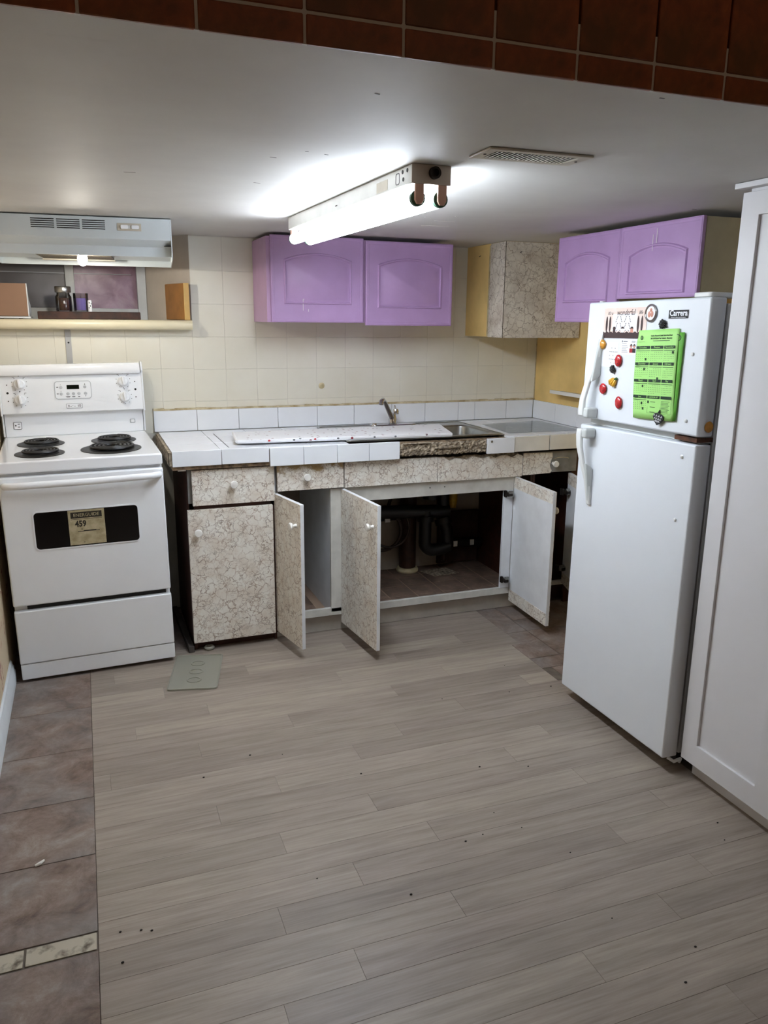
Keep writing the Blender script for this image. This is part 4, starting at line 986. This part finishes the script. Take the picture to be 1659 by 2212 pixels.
berry('blackberry magnet holding the top of the green calendar', .1945, 1.4475, 1.0, -.2)
berry('blackberry magnet among the fruit on the left of the freezer door', .4285, 1.298, .92, -.7)
def fruit(name, label, y, z, rx, ry, mat, rot=0):
    b, M = onfridge(name, label, 'magnet', y, z, rot, 'fruit magnets', .001)
    MB().ball((0, 0, .0055), rx, ry, .0075, 18, 10).build('fruit', mat, b, M=M)
    MB().ball((rx*.30, -ry*.45, .0115), .0022, .0018, .0012, 8, 6).build('blossom_end', 'ink_brown', b, M=M)
fruit('orange_magnet', 'orange fruit magnet near the freezer handle', .497, 1.381, .0200, .0165, 'fruit_orange', -.3)
fruit('apple_magnet', 'topmost red fruit magnet beside the small notepaper', .399, 1.328, .0165, .0205, 'fruit_red')
fruit('apple_magnet', 'red fruit magnet just left of the banana magnet', .472, 1.229, .0180, .0190, 'fruit_red', .5)
fruit('apple_magnet', 'lowest red fruit magnet on the freezer door', .379, 1.188, .0170, .0215, 'fruit_red', .2)
bn, BM = onfridge('banana_magnet', 'yellow banana bunch magnet with green stem', 'magnet', .417, 1.254, -.55, 'fruit magnets', .001)
for i, dx in enumerate((-.010, -.002, .006)):
    MB().tube([BM @ Vector((dx*1.2-.002, -.018+.002*i, .004)), BM @ Vector((dx*1.5, -.006, .007)), BM @ Vector((dx*.9+.002, .008, .006)), BM @ Vector((.004, .016, .004))], [.003, .0065, .006, .003], 10).build('banana', 'fruit_yellow', bn)
MB().tube([BM @ Vector((.003, .012, .004)), BM @ Vector((.006, .021, .004))], [.006, .004], 8).build('stem', 'fruit_green', bn)
# small notes
nt, NM = onfridge('note_paper', 'small white handwritten note under the orange magnet', 'paper', .455, 1.342)
MB().box(-.048, .044, -.038, .046, 0, .0005).build('sheet', 'paper_white', nt, M=NM)
m = MB()
for i in range(5):
    for j in range(5):
        if (i*3+j*2) % 4 == 0: continue
        m.box(-.004+j*.0095, .001+j*.0095+.002*(i % 2), .026-i*.0125, .0275-i*.0125, .0005, .0007)
m.build('writing', 'ink', nt, M=NM)
cd_, CDM = onfridge('business_card', 'small printed flyer with two portraits tucked beside the green calendar', 'flyer', .3585, 1.374)
MB().box(-.041, .041, -.025, .025, 0, .0005).build('sheet', 'paper_white', cd_, M=CDM)
m = MB()
for i in range(6): m.box(-.034, -.010+.004*(i % 3), .010-i*.0055, .0112-i*.0055, .0005, .0007)
m.box(-.036, -.031, .015, .021, .0005, .0007).box(-.028, -.006, .0165, .0195, .0005, .0007).box(.016, .036, .0185, .020, .0005, .0007).box(.016, .034, .0155, .0168, .0005, .0007)
m.build('print', 'ink_grey', cd_, M=CDM)
for px_, cl in ((.015, 'print_red'), (.031, 'ink')):
    q = MB().box(px_-.008, px_+.008, -.018, -.004, .0005, .0007).build('portrait', cl, cd_, M=CDM)
    MB().lathe([(.0045, .0007), (.0045, .0009), (0, .0009)], 12, CDM @ T(px_, .001, 0)).build('face', 'skin_blush', q)
    MB().lathe([(.0062, .0005), (.0062, .00065), (0, .00065)], 12, CDM @ T(px_, .004, 0)).build('hair', 'ink', q)
# second green sheet behind the calendar
gb, GBM = onfridge('green_flyer', 'darker green sheet peeking out behind the green calendar', 'paper', .160, 1.287, .030, w_=.0012)
MB().grid(lambda u, v: (-.075+.150*u-.012*u*(1-v), -.134+.268*v, .0005+.0045*u*u), 8, 6).build('sheet', 'paper_green_dark', gb, M=GBM, solid=.0003)
MB().ring([(.036+.024*math.cos(a), .118+.012*math.sin(a)) for a in [2*PI*i/24 for i in range(24)]], [(.036+.0215*math.cos(a), .118+.0100*math.sin(a)) for a in [2*PI*i/24 for i in range(24)]], 'z', .0042, .0050).build('emblem', 'print_green', gb, M=GBM)
cl, CLM = onfridge('wall_calendar', 'bright green school year calendar sheet on the freezer door', 'calendar', .2135, 1.290, .034, w_=.0070)
def pap(u, v):
    x = -.104+.208*u; y = -.141+.282*v
    return (x, y, -.010*max(0, 1-u*4)**2*1.0+.003*math.sin(PI*v)-.012*max(0, u-.86)*6*.2)
MB().grid(pap, 16, 12).build('sheet', 'paper_green', cl, M=CLM, solid=.0003)
def flat(x, y): return .003*math.sin(PI*min(1, max(0, (y+.141)/.282)))+.0005
heads = MB(); dots = MB(); squares = MB(); names = []
rows = [(.0860, ('September', 'October', 'November')), (.0345, ('December', 'January', 'February')), (-.0185, ('March', 'April', 'May')), (-.0700, ('June', 'CALENDAR KEY', ''))]
colx = [(-.088, -.0215), (-.017, .0415), (.046, .094)]
for ri, (yy, ms) in enumerate(rows):
    for ci, (xa, xb) in enumerate(colx):
        zz = flat(0, yy)
        heads.box(xa, xb, yy-.0045, yy+.0045, zz, zz+.0003)
        heads.box(xa, xb, yy-.0105, yy-.0092, zz, zz+.0003) if (ri < 3 or ci == 0) else None
        if ms[ci]: names.append((ms[ci], (xa+xb)/2, yy, zz, xb-xa))
        if ri < 3 or ci == 0:
            for a_ in range(7):
                for b_ in range(5):
                    if (b_ == 0 and a_ < 2) or (b_ == 4 and a_ > 3): continue
                    x = xa+.004+(xb-xa-.008)*a_/6; y = yy-.0155-b_*.0062; z = flat(0, y)
                    dots.box(x-.0011, x+.0011, y-.0006, y+.0006, z-.0001, z+.0002)
        elif ci == 2:
            for b_ in range(9): dots.box(xa+.002, xb-.012+.006*(b_ % 3 == 0), yy-.0125-b_*.0042, yy-.0115-b_*.0042, flat(0, yy-.03), flat(0, yy-.03)+.0003)
        else:
            for b_ in range(3): dots.box(xa+.014, xa+.038, yy-.0160-b_*.016, yy-.0145-b_*.016, flat(0, yy-.03), flat(0, yy-.03)+.0003)
for x, y in ((-.038, .049), (.086, .070), (-.042, .018), (.024, -.011), (-.044, -.036), (-.045, -.091), (-.038, -.108), (-.0125, -.0855)): squares.box(x-.0035, x+.0035, y-.0038, y+.0038, flat(0, y), flat(0, y)+.0004)
heads.build('month_bars', 'print_green', cl, M=CLM); dots.build('dates', 'print_green', cl, M=CLM)['kind'] = 'stuff'; squares.build('marked_days', 'print_green', cl, M=CLM)
for s_, x, y, z, ww in names: text('month_name', s_, .0085 if len(s_) < 10 else .0062, 'paper_green', cl, CLM @ T(x, y, z+.0006))
text('heading', 'Hamilton-Wentworth Catholic District School Board', .0062, 'print_green', cl, CLM @ T(.028, .122, flat(0, .122)+.0004), sx=.74, bold=.0001)
text('heading', '2017-2018 School Year Calendar - Elementary', .0068, 'print_green', cl, CLM @ T(.028, .1135, flat(0, .1135)+.0004), sx=.78, bold=.0001)
MB().box(-.010, .068, .1055, .1068, flat(0, .106), flat(0, .106)+.0003).box(-.088, -.048, .1040, .1044, flat(0, .106), flat(0, .106)+.0003).build('small_print', 'print_green', cl, M=CLM)
MB().ring([(-.066+.0062*math.cos(a), .117+.0072*math.sin(a)) for a in [2*PI*i/16 for i in range(16)]], [(-.066+.0042*math.cos(a), .117+.0052*math.sin(a)) for a in [2*PI*i/16 for i in range(16)]], 'z', flat(0, .117), flat(0, .117)+.0003).box(-.067, -.065, .112, .122, flat(0, .117), flat(0, .117)+.0003).build('crest', 'print_green', cl, M=CLM)
MB().box(-.0165, -.0160, -.121, -.076, .0010, .0013).box(-.0165, .094, -.1215, -.121, .0006, .0009).box(.0935, .094, -.121, -.076, .0010, .0013).box(.0440, .0445, -.121, -.076, .001, .0013).build('key_frame', 'print_green', cl, M=CLM)
ht, HTM = onfridge('heart_magnet', 'black and white strawberry shaped magnet at the bottom of the calendar', 'magnet', .166, 1.158, -.15, w_=.0085)
MB().prism([(0, -.024), (.014, -.014), (.025, .000), (.022, .010), (.012, .014), (0, .012), (-.012, .014), (-.022, .010), (-.025, 0), (-.014, -.014)], 'z', 0, .004).build('plate', 'ink', ht, .001, M=HTM)
m = MB()
for x0, x1, y in ((-.018, .016, .006), (-.013, .013, -.003), (-.009, .008, -.011)):
    for i in range(4): xx = x0+(x1-x0)*i/3; m.tube([(xx-.003, y-.003, .0045), (xx, y+.003, .0045), (xx+.003, y-.002, .0045)], .0010, 6)
m.build('lettering', 'paper_white', ht, M=HTM)
MB().prism([(-.008, .014), (0, .026), (.004, .015)], 'z', 0, .003).build('leaf', 'ink', ht, M=HTM)
# orange patch on the freezer door's near edge
sm_ = FM @ frame((.040, 0, 1.147), (1, 0, 0), (0, 0, 1), (0, -1, 0))
om = thing('leaf_magnet', 'brown orange oval magnet on the narrow side of the freezer door', 'magnet', sm_)
MB().prism([(.016*math.cos(a), .017*math.sin(a)) for a in [2*PI*i/20 for i in range(20)]], 'z', .0008, .0030).build('plate', 'fruit_orange', om, .001, M=sm_)

# ------------------------------------------------------------------ wardrobe at the right edge
wd = thing('wardrobe', 'tall white shaker style wardrobe at the right edge of the room', 'wardrobe', (1.98, 1.2, 0))
WX = 1.733
box('carcass', 'wardrobe_white', WX+.022, 2.39, .62, 1.800, .066, 1.798, wd, .001)
box('plinth', 'wardrobe_white', 1.785, 1.80, .62, 1.800, 0, .066, wd)
box('crown', 'wardrobe_white', WX-.022, 2.39, .60, 1.815, 1.8060, 1.8205, wd, .0015)
box('crown_spacer', 'wardrobe_white', WX+.01, 2.38, .64, 1.785, 1.7985, 1.806, wd)
for y1 in (1.803, 1.442, 1.081):
    y0 = y1-.359
    d = MB().ring([(y0, .069), (y1, .069), (y1, 1.797), (y0, 1.797)], [(y0+.062, .141), (y1-.062, .141), (y1-.062, 1.735), (y0+.062, 1.735)], 'x', WX, WX+.020).build('door', 'wardrobe_white', wd, .0012)
    box('door_panel', 'wardrobe_white', WX+.009, WX+.016, y0+.060, y1-.060, .139, 1.737, d)
    MB().lathe([(.008, 0), (.006, .010), (.013, .018), (.012, .024), (0, .025)], 16, T(WX, y0+.03 if y1 > 1.7 or y1 < 1.2 else y1-.03, .95) @ RY(-PI/2)).build('knob', 'knob_white', d) if y1 < 1.4 else None

# ------------------------------------------------------------------ small things on the floor
ldM = frame((.345, 3.115, .0005), Vector((.19, -.045, 0)).normalized(), Vector((.045, .19, 0)).normalized(), (0, 0, 1))
ld = thing('plastic_tray', 'flat translucent plastic lid with three embossed ovals on the floor', 'plastic lid', ldM)
A = rrect(-.100, .100, -.165, .165, .014)
MB().prism(A, 'z', 0, .0035).build('sheet', 'lid_plastic', ld, .001, M=ldM)
MB().ring(rrect(-.100, .100, -.165, .165, .014), rrect(-.094, .094, -.159, .159, .010), 'z', .0035, .007).build('rim', 'lid_plastic', ld, .0015, M=ldM)
for yy in (-.08, .0, .08): MB().ring([(.030*math.cos(a), yy+.026*math.sin(a)) for a in [2*PI*i/24 for i in range(24)]], [(.023*math.cos(a), yy+.019*math.sin(a)) for a in [2*PI*i/24 for i in range(24)]], 'z', .0035, .006).build('embossed_oval', 'lid_plastic', ld, .0008, M=ldM)
tag(rebase(MB().tube([(.433+.016*math.cos(a), 3.338+.016*math.sin(a), .0085) for a in [2*PI*i/20 for i in range(20)]], .008, 8, True).build('plastic_ring', 'lid_plastic'), (.433, 3.338, .0)), 'small clear plastic ring at the foot of the first cabinet', 'ring')
tag(rebase(box('wood_strip', 'dark_strip', -.012, .012, -.30, .24, .0, .030, None, .002), (0, 0, 0)), 'dark wooden strip on the floor between stove and cabinet', 'strip')
o = bpy.data.objects['wood_strip']; o.location = (.345, 3.62, 0); o.rotation_euler = (0, 0, .03)
tag(rebase(MB().tube([(-.226, 2.040, .004), (-.214, 2.044, .005), (-.204, 2.056, .004)], [.003, .005, .003], 8).build('plastic_scrap', 'scrap_white'), (-.214, 2.044, 0)), 'tiny white scrap lying on the left floor tiles', 'scrap')
m = MB()
def floor_pt(px, py):
    d = F+R*((px-829.5)/FPX)-U*((py-1106)/FPX); t = -CH/d.z; return d.x*t, d.y*t
for px, py in ((955,1510),(1090,1438),(1067,1756),(1127,1788),(1006,1818),(1043,1803),(1322,1984),(1481,2123),(1502,2046),(685,1898),(888,1933),(260,2014),(328,2011),(305,2010),(265,2080),(440,1680),(540,1632),(610,1630),(780,1672),(1141,1656),(1190,1483),(1100,1495),(1036,1657),(1550,1778),(1565,1815),(1232,1842)):
    x, y = floor_pt(px, py); s_ = random.uniform(.0014, .0030); m.ball((x, y, s_*.6), s_*1.4, s_, s_*.7, 7, 5)
tag(m.build('crumbs', 'debris'), 'scattered dark crumbs on the lino floor', 'crumbs', kind='stuff')
